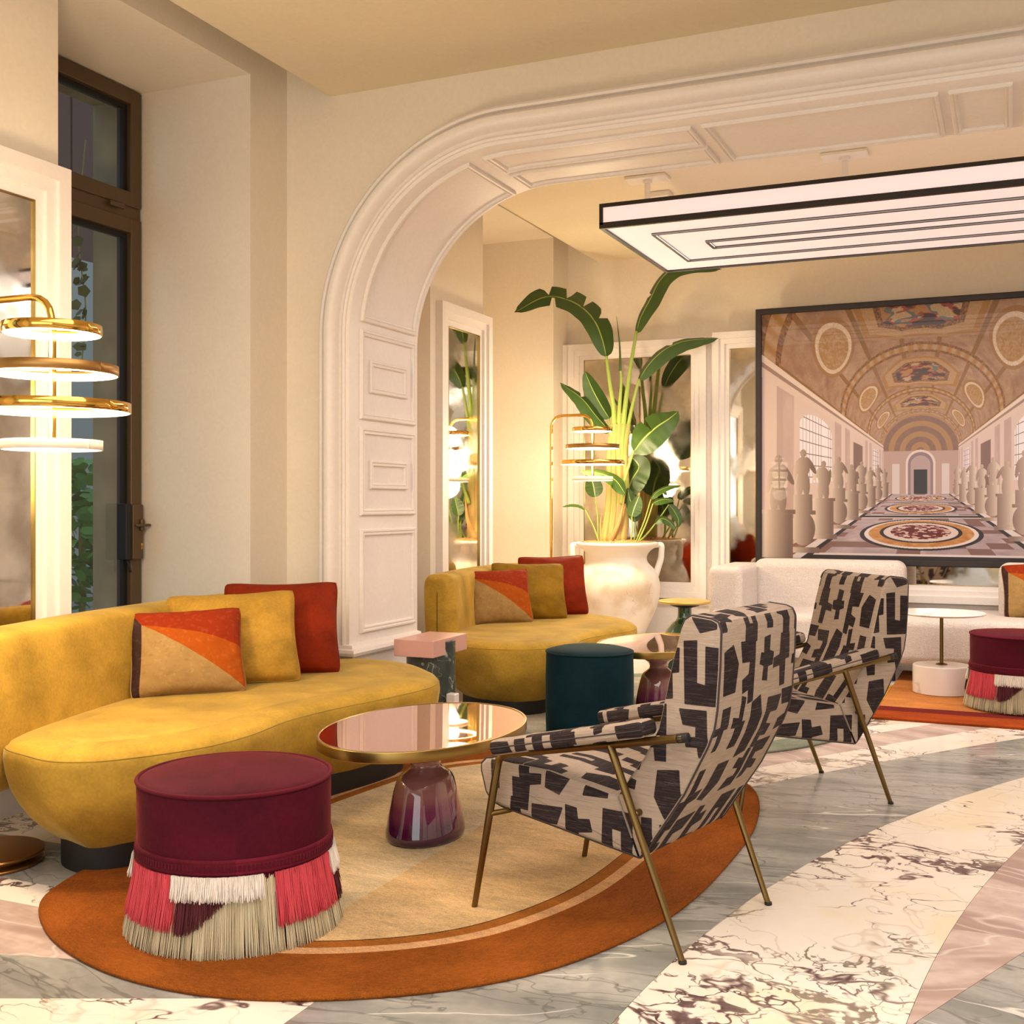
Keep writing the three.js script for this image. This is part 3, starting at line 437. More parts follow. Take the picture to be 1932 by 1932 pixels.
// ---------------------------------------------------------------- mustard sofas
function sofa(label, outline, back, group) {
  const o = thing('curved_sofa', label, 'sofa', [0, 0, 0], 0, group), L = planLoop(outline, 180);
  let Q = insetLoop(L, 0.15); for (let k = 0; k < 40; k++) Q = Q.map((q, i) => { const a = Q[(i + 179) % 180], b = Q[(i + 1) % 180]; return [(a[0] + 2 * q[0] + b[0]) / 4, (a[1] + 2 * q[1] + b[1]) / 4]; });
  mesh('plinth', loopSolid(planLoop(Q.filter((_, i) => i % 6 === 0), 120), [[0.0, 0], [0.1, 0]]), M.black, o);
  const seat = mesh('seat', loopSolid(L, [[0.085, 0.165], [0.12, 0.12], [0.16, 0.082], [0.21, 0.046], [0.26, 0.021], [0.31, 0.007], [0.355, 0], [0.385, 0.003], [0.393, 0.012], [0.405, 0.02], [0.415, 0.04], [0.421, 0.08], [0.424, 0.14]]), M.mustard, o);
  mesh('seam', (() => { const q = insetLoop(L, 0.009); return tube([...q, q[0]].map((p) => V(p[0], 0.3905, p[1])), 0.0026, 6, 360); })(), M.mustard, seat);
  // back: a leaning cross-section carried along its curve, rounded off at both ends
  const c = new THREE.CatmullRomCurve3(back.map((q) => V(q[0], 0, q[1])), false, 'centripetal'), n = 60;
  const sec = spline2([[0.0, 0.3], [0.0, 0.45], [0.012, 0.62], [0.02, 0.705], [0.032, 0.738], [0.06, 0.752], [0.12, 0.757], [0.17, 0.748], [0.195, 0.715], [0.2, 0.6], [0.19, 0.4], [0.17, 0.24], [0.08, 0.22], [0.02, 0.25]], 56, true), mx = 0.1, my = 0.5;
  mesh('backrest', (() => {
    const rows = []; for (let i = 0; i <= n; i++) { const t = i / n; rows.push([t, 1, 0]); }
    const cap = [[0.02, 0.075], [0.45, 0.07], [0.75, 0.05], [0.92, 0.025], [0.98, 0.008]];
    const all = [...cap.map(([k, e]) => [0, k, -e]), ...rows, ...cap.slice().reverse().map(([k, e]) => [1, k, e])];
    return grid(all.length, sec.length + 1, (i, j) => {
      const [t, k, e] = all[i], p = c.getPointAt(t), d = c.getTangentAt(t), q = sec[j % sec.length], a = mx + (q[0] - mx) * k, y = my + (q[1] - my) * (0.75 + 0.25 * k) * (k < 0.1 ? 0.8 : 1), nx = d.z, nz = -d.x; // outward is away from the seat
      return [p.x + nx * a + d.x * e, y, p.z + nz * a + d.z * e, t * 2.2 + a, y];
    });
  })(), M.mustard, o);
  return o;
}
const S1 = [[-2.95, -2.66], [-2.8, -2.6], [-2.65, -2.57], [-2.53, -2.62], [-2.42, -2.77], [-2.35, -2.95], [-2.335, -3.12], [-2.37, -3.42], [-2.335, -3.72], [-2.28, -3.97], [-2.25, -4.28], [-2.32, -4.47], [-2.43, -4.6], [-2.6, -4.74], [-2.76, -4.8], [-2.92, -4.8], [-3.06, -4.7], [-3.16, -4.5], [-3.22, -4.1], [-3.2, -3.6], [-3.13, -3.2], [-3.04, -2.85]];
const S2 = [[-2.97, -5.68], [-2.78, -5.54], [-2.56, -5.5], [-2.38, -5.55], [-2.25, -5.68], [-2.2, -5.84], [-2.24, -6.1], [-2.2, -6.38], [-2.13, -6.62], [-2.16, -6.85], [-2.28, -7.08], [-2.46, -7.26], [-2.66, -7.34], [-2.85, -7.32], [-3.0, -7.2], [-3.08, -6.9], [-3.1, -6.5], [-3.1, -6.15], [-3.06, -5.85]];
sofa('mustard velvet curved sofa in front of the window at left', S1, [[-2.93, -2.5], [-3.0, -2.85], [-3.1, -3.25], [-3.17, -3.7], [-3.2, -4.15], [-3.12, -4.58]], 'mustard sofas');
sofa('mustard velvet curved sofa beyond the arch beside the plant', S2, [[-2.97, -5.94], [-3.04, -6.3], [-3.09, -6.7], [-3.09, -7.05], [-3.0, -7.35]], 'mustard sofas');

// ---------------------------------------------------------------- cushions
function cushionGeo(s, hh, thick, sd) {
  const n = 40, face = (sg) => grid(n + 1, n + 1, (i, j) => {
    const u = i / n * 2 - 1, v = j / n * 2 - 1, pin = (1 - 0.07 * (1 - u * u) * Math.abs(v) ** 3) * (1 - 0.05 * u ** 8), piv = (1 - 0.07 * (1 - v * v) * Math.abs(u) ** 3) * (1 - 0.05 * v ** 8);
    const e = Math.max(0, (1 - u * u) * (1 - v * v)), bulge = Math.pow(e, 0.47), edge = Math.pow(e, 0.25) * (1 - Math.pow(e, 0.35));
    const wr = 0.03 * (fbm(u * 1.6 + 5 + sd, v * 1.6 + 5, 64, 3, 600 + sd) - 0.5) * bulge + 0.03 * edge * (noise(u * 7 + 9, v * 7 + sd, 64, 640 + sd) - 0.45);
    return [u * s / 2 * piv, v * hh / 2 * pin, sg * (bulge * thick / 2 + wr), sg > 0 ? (u + 1) / 2 : (1 - u) / 2, (v + 1) / 2];
  });
  const b = face(-1), ix = b.index.array; for (let i = 0; i < ix.length; i += 3) { const t = ix[i]; ix[i] = ix[i + 1]; ix[i + 1] = t; } b.computeVertexNormals();
  return merge([face(1), b]);
}
const patch = canvasTex(512, 512, (g) => { // sewn cloth pieces
  g.fillStyle = '#8a2c0c'; g.fillRect(0, 0, 512, 512); g.fillStyle = '#a04a0e'; g.beginPath(); g.moveTo(60, 100); g.lineTo(300, 175); g.lineTo(512, 260); g.lineTo(512, 512); g.lineTo(480, 512); g.closePath(); g.fill();
  g.fillStyle = '#9c7c4a'; g.beginPath(); g.moveTo(58, 98); g.lineTo(512, 500); g.lineTo(512, 512); g.lineTo(30, 512); g.closePath(); g.fill(); g.fillStyle = '#3a2622'; g.beginPath(); g.moveTo(0, 0); g.lineTo(12, 0); g.lineTo(58, 98); g.lineTo(34, 512); g.lineTo(0, 512); g.closePath(); g.fill();
  g.globalAlpha = 0.05; for (let i = 0; i < 500; i++) { g.fillStyle = rnd() < 0.5 ? '#fff0c8' : '#3a1c08'; g.beginPath(); g.ellipse(rnd() * 512, rnd() * 512, rr(4, 16), rr(3, 9), rr(0, 3), 0, 7); g.fill(); }
}, 1, 1);
patch.flipY = true;
const patchMat = phys({ map: patch, roughness: 0.75, specularIntensity: 0.2, sheen: 0.35, sheenColor: new THREE.Color('#e8b070'), sheenRoughness: 0.4, bumpMap: (() => { const t = T.nap.clone(); t.repeat.set(5, 5); return t; })(), bumpScale: 0.0006 });
const cushMat = (m) => { const c = m.clone(); c.map = T.velvet.clone(); c.map.repeat.set(0.55, 0.55); c.bumpMap = T.nap.clone(); c.bumpMap.repeat.set(5, 5); return c; };
const cRust = cushMat(M.rust), cGold = cushMat(M.gold_velvet), cOlive = cushMat(M.olive);
let cushN = 0;
function cushion(name, mat, label, [s, hh], x, y, z, yaw, tilt, roll = 0, thick = 0.19) {
  const g = cushionGeo(s, hh, thick, ++cushN); g.translate(0, hh / 2, 0); const o = thing(name, label, 'cushion', [x, y, z], yaw, 'sofa cushions');
  const inner = mesh('cover', g, mat, o); inner.rotation.set(-tilt, 0, roll, 'ZXY'); 
  const E = []; for (let k = 0; k < 4; k++) for (let q = 0; q < 16; q++) { const a0 = q / 8 - 1, a = a0 * 0.95, pin = (1 - 0.07 * (1 - a0 * a0)) * (1 - 0.05 * a0 ** 8), [u, v] = [[a, -pin], [pin, a], [-a, pin], [-pin, -a]][k]; E.push(V(u * s / 2, hh / 2 + v * hh / 2, 0)); } E.push(E[0]);
  const e = tube(E, 0.003, 6, 160, 0, true); mesh('edge_seam', e, mat, inner);
  return o;
}
const R = Math.PI / 180;
cushion('patchwork_cushion', patchMat, 'orange and beige patchwork cushion, foremost on the front mustard sofa', [0.45, 0.36], -2.945, 0.415, -3.555, 45 * R, 0.42, 0.02);
cushion('velvet_cushion', cGold, 'golden velvet cushion between two orange ones on the front sofa', [0.54, 0.41], -2.93, 0.415, -3.83, 42 * R, 0.4, 0.03, 0.2);
cushion('velvet_cushion', cRust, 'plain rust velvet cushion at the back of the front sofa', [0.51, 0.43], -2.92, 0.415, -4.14, 38 * R, 0.36, 0.0, 0.2);
cushion('patchwork_cushion', patchMat, 'orange and beige patchwork cushion, foremost on the far mustard sofa', [0.43, 0.36], -2.92, 0.415, -6.46, 40 * R, 0.36, 0.02);
cushion('velvet_cushion', cOlive, 'olive gold velvet cushion in the middle of the far sofa', [0.5, 0.39], -2.84, 0.415, -6.75, 38 * R, 0.34, -0.02, 0.19);
cushion('velvet_cushion', cRust, 'plain rust velvet cushion beside the vase on the far sofa', [0.47, 0.42], -2.8, 0.415, -7.08, 36 * R, 0.3, 0.02, 0.19);

// ---------------------------------------------------------------- fringed poufs
const strandMat = { ivory: std({ color: '#d6c9a6', roughness: 0.75 }), white: std({ color: '#efe4d6', roughness: 0.7 }), coral: std({ color: '#d64a55', roughness: 0.65 }), wine: std({ color: '#5a1620', roughness: 0.7 }) };
function strands(list) { // list of [angle, r0, y0, r1, y1, width, twist]
  const p = [], ix = []; let b = 0; const seg = 5;
  for (const [a, r0, y0, r1, y1, w, tw] of list) {
    for (let k = 0; k <= seg; k++) { const t = k / seg, r = lerp(r0, r1, t ** 1.2), y = lerp(y0, y1, t), aa = a + tw * t * t; for (let q = 0; q < 3; q++) { const f = q * 2.094 + a * 9, rw = w * (k === seg ? 0.5 : 1); p.push((r + Math.cos(f) * rw) * Math.cos(aa) - Math.sin(f) * rw * Math.sin(aa), y, (r + Math.cos(f) * rw) * Math.sin(aa) + Math.sin(f) * rw * Math.cos(aa)); } }
    for (let k = 0; k < seg; k++) for (let q = 0; q < 3; q++) { const i = b + k * 3 + q, j = b + k * 3 + (q + 1) % 3; ix.push(i, j, i + 3, j, j + 3, i + 3); } b += (seg + 1) * 3;
  }
  const g = new THREE.BufferGeometry(); g.setAttribute('position', new THREE.Float32BufferAttribute(p, 3)); g.setIndex(ix); g.computeVertexNormals(); return g;
}
function fringedPouf(label, x, z, front) {
  const o = thing('fringed_pouf', label, 'pouf', [x, 0, z], front, 'fringed poufs'), r = 0.262;
  mesh('seat_cover', lathe([[0.001, 0.437], [0.1, 0.436], [0.18, 0.433], [0.235, 0.427], [0.255, 0.42], [r, 0.41], [r + 0.001, 0.4], [r, 0.25], [r, 0.21], [0.24, 0.02], [0.001, 0.02]], 96), M.burgundy, o);
  mesh('piping', new THREE.TorusGeometry(r, 0.006, 8, 96).rotateX(Math.PI / 2).translate(0, 0.418, 0), M.braid, o);
  const br = mesh('braid', lathe([[r, 0.258], [r + 0.004, 0.257], [r + 0.005, 0.25], [r + 0.003, 0.247], [r + 0.005, 0.244], [r + 0.005, 0.23], [r + 0.003, 0.227], [r + 0.005, 0.224], [r + 0.004, 0.218], [r, 0.216]], 96), M.braid, o);
  mesh('braid_loops', merge(Array.from({ length: 150 }, (_, i) => { const a = i / 150 * Math.PI * 2, g = new THREE.BoxGeometry(0.004, 0.014, 0.006); g.rotateY(-a); g.translate(Math.cos(a) * (r + 0.005), 0.237, Math.sin(a) * (r + 0.005)); return g; })), M.braid, br).userData.kind = 'stuff';
  // local +x is the front; angles grow to the right as seen from the front
  const add = (name, mat, a0, a1, n, top, r0, end, w) => { const L = []; for (let i = 0; i < n; i++) { const d = lerp(a0, a1, (i + rnd()) / n), a = -d * R, y1 = typeof end === 'function' ? end(d) : end, dy = rr(-0.006, 0.006); L.push([a, r0 + rr(-0.003, 0.003), top, r0 + (top - y1) * 0.17 + rr(-0.007, 0.007), y1 + dy, w, rr(-0.012, 0.012)]); } const m = mesh(name, strands(L), mat, o); m.userData.kind = 'stuff'; };
  add('long_fringe', strandMat.ivory, 0, 360, 1500, 0.215, r - 0.004, 0.014, 0.0014);
  for (let k = 0; k < 4; k++) { const c = k < 3 ? k * 103 - 81 : 228; const w = k === 3 ? 0.45 : 1;
    add('coral_fringe', strandMat.coral, c, c + 47 * w, Math.round(330 * w), 0.215, r + 0.004, 0.08, 0.0014);
    add('white_fringe', strandMat.white, c + 45 * w, c + 96 * w, Math.round(360 * w), 0.217, r + 0.009, 0.158, 0.0014);
    add('wine_fringe', strandMat.wine, c + 49 * w, c + 84 * w, Math.round(240 * w), 0.214, r + 0.004, (d) => lerp(0.076, 0.166, smooth(c + 54 * w, c + 82 * w, d)), 0.0014); }
  return o;
}
const facing = (x, z) => Math.atan2(z, -x); // turns local +x toward the viewer
seed = 77;
const pouf1 = fringedPouf('burgundy velvet pouf with long coral and ivory fringe on the oval rug', -1.98, -2.582, facing(-1.98, -2.582));
copyOf(pouf1, 'fringed_pouf', [0.035, 0.012, -7.04], facing(0.035, -7.04) + 0.15, 'burgundy fringed pouf in front of the white sofa at the right edge');

// teal pouf
{
  const o = thing('round_pouf', 'plain teal velvet drum pouf between the two coffee tables', 'pouf', [-1.925, 0.013, -5.32]), r = 0.216;
  mesh('cover', lathe([[0.001, 0.452], [0.1, 0.45], [0.16, 0.444], [0.2, 0.434], [r - 0.004, 0.424], [r, 0.41], [r + 0.003, 0.3], [r + 0.002, 0.1], [r, 0.0], [0.001, 0]], 80), M.teal, o);
  mesh('piping', new THREE.TorusGeometry(r - 0.001, 0.005, 8, 80).rotateX(Math.PI / 2).translate(0, 0.424, 0), M.teal, o);
}

// ---------------------------------------------------------------- coffee and side tables
const ombre = (g, stops) => { const p = g.attributes.position, c = new Float32Array(p.count * 3), q = new THREE.Color(); for (let i = 0; i < p.count; i++) { const y = p.getY(i); let k = 0; while (k < stops.length - 2 && y > stops[k + 1][0]) k++; const t = smooth(stops[k][0], stops[k + 1][0], y); q.set(stops[k][1]).lerp(new THREE.Color(stops[k + 1][1]), t); c.set([q.r, q.g, q.b], i * 3); } g.setAttribute('color', new THREE.BufferAttribute(c, 3)); return g; };
const glassDyed = phys({ vertexColors: true, roughness: 0.06, clearcoat: 1, clearcoatRoughness: 0.02, ior: 1.5 });
function bellTable(label, x, z) {
  const o = thing('bell_table', label, 'coffee table', [x, 0.015, z], 0, 'oval coffee tables'), k = 1.434, P = 0.385;
  const body = spline2([[0.001, 0.0], [0.11, 0.0], [0.126, 0.006], [0.13, 0.02], [0.124, 0.06], [0.112, 0.12], [0.1, 0.175], [0.086, 0.212], [0.062, 0.232], [0.05, 0.245], [0.05, 0.262], [0.06, 0.278], [0.076, 0.292], [0.08, 0.305], [0.07, 0.32]], 80);
  // the glass is dyed in the mass: plum at the foot, smoky rose above
  mesh('glass_base', ombre(lathe(body, 72, 1, 1.3), [[0, '#30082a'], [0.05, '#3f0c36'], [0.11, '#733354'], [0.17, '#9a6868'], [0.33, '#a97874']]), glassDyed, o);
  const top = mesh('brass_rim', lathe([[0.3, P - 0.036], [0.322, P - 0.036], [0.327, P - 0.032], [0.327, P - 0.001], [0.325, P + 0.001], [0.318, P + 0.001], [0.318, P - 0.004]], 120, 1, k), M.brassRim, o);
  mesh('underside', lathe([[0.001, P - 0.03], [0.321, P - 0.034]], 90, 1, k), M.brassDark, o);
  mesh('mirror_top', lathe([[0.001, P], [0.31, P], [0.319, P - 0.001]], 120, 1, k), M.roseMirror, o);
  mesh('collar', lathe([[0.05, P - 0.075], [0.075, P - 0.065], [0.078, P - 0.04], [0.05, P - 0.032]], 48, 1, 1.3), M.brassDark, o);
  return o;
}
const bell1 = bellTable('rose mirror topped oval coffee table on plum glass in the foreground', -1.87, -3.495);
copyOf(bell1, 'bell_table', [-1.8, 0.015, -6.1], 0, 'rose mirror topped oval coffee table partly hidden behind the front armchair');
{
  const o = thing('bell_side_table', 'small green glass side table with a gold top beside the vase', 'side table', [-2.05, 0.0, -7.57]);
  mesh('glass_base', lathe(spline2([[0.001, 0], [0.11, 0], [0.135, 0.02], [0.15, 0.1], [0.155, 0.2], [0.14, 0.28], [0.1, 0.345], [0.055, 0.385], [0.048, 0.42], [0.048, 0.47]], 60), 48), phys({ color: '#17492f', roughness: 0.06, clearcoat: 1 }), o);
  mesh('collar', lathe([[0.048, 0.46], [0.1, 0.475], [0.1, 0.49], [0.05, 0.49]], 32), M.gasket, o);
  mesh('table_top', lathe([[0.001, 0.488], [0.165, 0.488], [0.177, 0.495], [0.177, 0.505], [0.17, 0.51], [0.001, 0.51]], 64), std({ color: '#d9b76a', metalness: 0.6, roughness: 0.45 }), o);
}
{
  const o = thing('stone_side_table', 'pink stone slab side table on a dark green marble column', 'side table', [-2.69, 0, -5.085]);
  mesh('column', lathe([[0.001, 0.484], [0.12, 0.484], [0.124, 0.48], [0.124, 0.004], [0.12, 0], [0.001, 0]], 64), M.mGreen, o);
  mesh('slab_top', span(-0.11, 0.11, 0.416, 0.5, -0.19, 0.185, 0.004), M.mRose, o);
  mesh('foot_block', span(0.125, 0.175, 0, 0.23, 0.03, 0.08, 0.006), M.mPale, o);
}
{
  const o = thing('marble_side_table', 'round white marble side table on a brass stem by the white sofa', 'side table', [-0.4, 0.015, -7.42]);
  mesh('base', lathe([[0.001, 0], [0.165, 0], [0.168, 0.004], [0.168, 0.165], [0.164, 0.17], [0.001, 0.17]], 64), M.mPale, o);
  mesh('stem', new THREE.CylinderGeometry(0.011, 0.011, 0.32, 16).translate(0, 0.32, 0), M.brassDark, o);
  mesh('stem_flange', lathe([[0.011, 0.182], [0.032, 0.176], [0.035, 0.17]], 24), M.brassDark, o);
  mesh('table_top', lathe([[0.001, 0.474], [0.22, 0.474], [0.252, 0.482], [0.255, 0.487], [0.25, 0.492], [0.001, 0.492]], 72), M.mPale, o);
}

// ---------------------------------------------------------------- armchairs
function armchair(label, x, z, turn) {
  const o = thing('lounge_armchair', label, 'armchair', [x, 0.0, z], turn, 'abstract print lounge armchairs');
  const solid = (pts, half, bev) => { const sh = new THREE.Shape(pts.map((q) => new THREE.Vector2(q[0], q[1]))), g = new THREE.ExtrudeGeometry(sh, { depth: 2 * half - 2 * bev, bevelEnabled: true, bevelThickness: bev, bevelSize: bev, bevelOffset: -bev, bevelSegments: 4, curveSegments: 6 }); g.translate(0, 0, -half + bev); g.rotateY(-Math.PI / 2); return boxUV(toCreasedNormals(g, 0.7), 1, x, z); }; // (u, y) -> local (z, y), extruded along x
  const round = (pts, n) => spline2(pts, n, true);
  const seatP = [[0.3, 0.437], [0.325, 0.433], [0.343, 0.415], [0.343, 0.395], [0.325, 0.335], [0.305, 0.312], [0.27, 0.3], [-0.17, 0.238], [-0.185, 0.236], [-0.12, 0.392], [0.1, 0.43]];
  mesh('seat', solid(seatP, 0.245, 0.014), M.fabric, o);
  const backP = [[-0.187, 0.236], [-0.118, 0.392], [-0.2, 0.505], [-0.242, 0.585], [-0.262, 0.67], [-0.285, 0.77], [-0.308, 0.85], [-0.318, 0.872], [-0.338, 0.885], [-0.395, 0.879], [-0.413, 0.871], [-0.421, 0.85], [-0.418, 0.76], [-0.41, 0.65], [-0.402, 0.6], [-0.385, 0.555], [-0.316, 0.422], [-0.2, 0.25]];
  mesh('backrest', solid(backP, 0.245, 0.013), M.fabric, o);
  const edge = (pts, x0) => tube(pts.map(([u, y]) => V(x0, y, u)), 0.0028, 6, 80, 0, true);
  for (const s of [-1, 1]) { mesh('seam', edge([...backP.slice(6), backP[0]], s * 0.237), M.seam, o); mesh('seam', edge(seatP.slice(0, 9), s * 0.237), M.seam, o); }
  for (const s of [-1, 1]) {
    const pad = mesh('arm_pad', (() => { const g = boxUV(new RoundedBoxGeometry(0.08, 0.044, 0.51, 5, 0.016), 1, 0.3 * s, 0.2); g.rotateX(0.225); g.translate(s * 0.283, 0.538, 0.005); return g; })(), M.fabric, o);
    mesh('seam', tube([[s * 0.322, 0.484, 0.248], [s * 0.322, 0.592, -0.238]], 0.0024, 6, 12, 0, true), M.seam, pad);
    mesh('front_leg', bentPipe([[s * 0.29, 0.004, 0.33], [s * 0.284, 0.462, 0.243], [s * 0.27, 0.575, -0.33]], (t) => 0.0085 + 0.003 * smooth(0, 0.4, t), 0.03), M.brassDark, o);
    mesh('arm_tip', tube([[s * 0.27, 0.572, -0.315], [s * 0.268, 0.578, -0.345]], 0.0125, 10, 6), M.gasket, o);
    mesh('rear_leg', tube([[s * 0.264, 0.004, -0.325], [s * 0.277, 0.532, -0.118]], (t) => 0.0085 + 0.003 * t, 12, 16), M.brassDark, o);
    mesh('foot', tube([[s * 0.29, 0.0, 0.331], [s * 0.29, 0.008, 0.33]], 0.011, 10, 3), M.gasket, o); mesh('foot', tube([[s * 0.264, 0.0, -0.326], [s * 0.264, 0.008, -0.325]], 0.011, 10, 3), M.gasket, o);
    mesh('pin', tube([[s * 0.272, 0.36, -0.19], [s * 0.23, 0.36, -0.19]], 0.009, 8, 4), M.brassDark, o);
  }
  mesh('cross_rail', bentPipe([[-0.287, 0.29, 0.272], [-0.24, 0.295, 0.24], [0.24, 0.295, 0.24], [0.287, 0.29, 0.272]], 0.008, 0.02), M.brassDark, o);
  return o;
}
const chair1 = armchair('black and beige abstract print lounge armchair in the foreground, seen from behind', -1.0285, -3.146, Math.atan2(-0.9757, -0.219));
copyOf(chair1, 'lounge_armchair', [-0.855, 0, -4.65], Math.atan2(-0.786, 0.617), 'black and beige print lounge armchair farther back, before the white sofa');

// ---------------------------------------------------------------- white bouclé sofa and its cushions
{
  const o = thing('boucle_sofa', 'cream boucle sofa below the large framed picture', 'sofa', [-0.4, 0, -8.2]);
  mesh('seat', box(3.1, 0.3, 0.86, 0, 0.275, 0.0, 0.06, 5), M.boucle, o);
  mesh('armrest', box(0.24, 0.36, 0.72, -1.44, 0.55, 0.0, 0.05, 5), M.boucle, o);
  mesh('back_cushion', box(1.06, 0.42, 0.24, -0.82, 0.555, -0.27, 0.07, 6), M.boucle, o); mesh('back_cushion', box(1.1, 0.42, 0.24, 0.86, 0.555, -0.27, 0.07, 6), M.boucle, o);
  for (const [x, z] of [[-1.3, 0.3], [-0.35, 0.3], [0.5, 0.3], [1.3, 0.3], [-1.3, -0.3], [1.3, -0.3]]) mesh('foot', box(0.07, 0.13, 0.07, x, 0.065, z, 0.006), M.black, o);
}
cushion('patchwork_cushion', patchMat, 'orange and beige patchwork cushion on the white sofa at the right edge', [0.46, 0.38], 0.17, 0.43, -8.12, -8 * R, 0.35, 0.12);
cushion('velvet_cushion', cGold, 'golden velvet cushion tucked behind the patchwork one on the white sofa', [0.5, 0.42], 0.32, 0.43, -8.22, -4 * R, 0.25, -0.03);

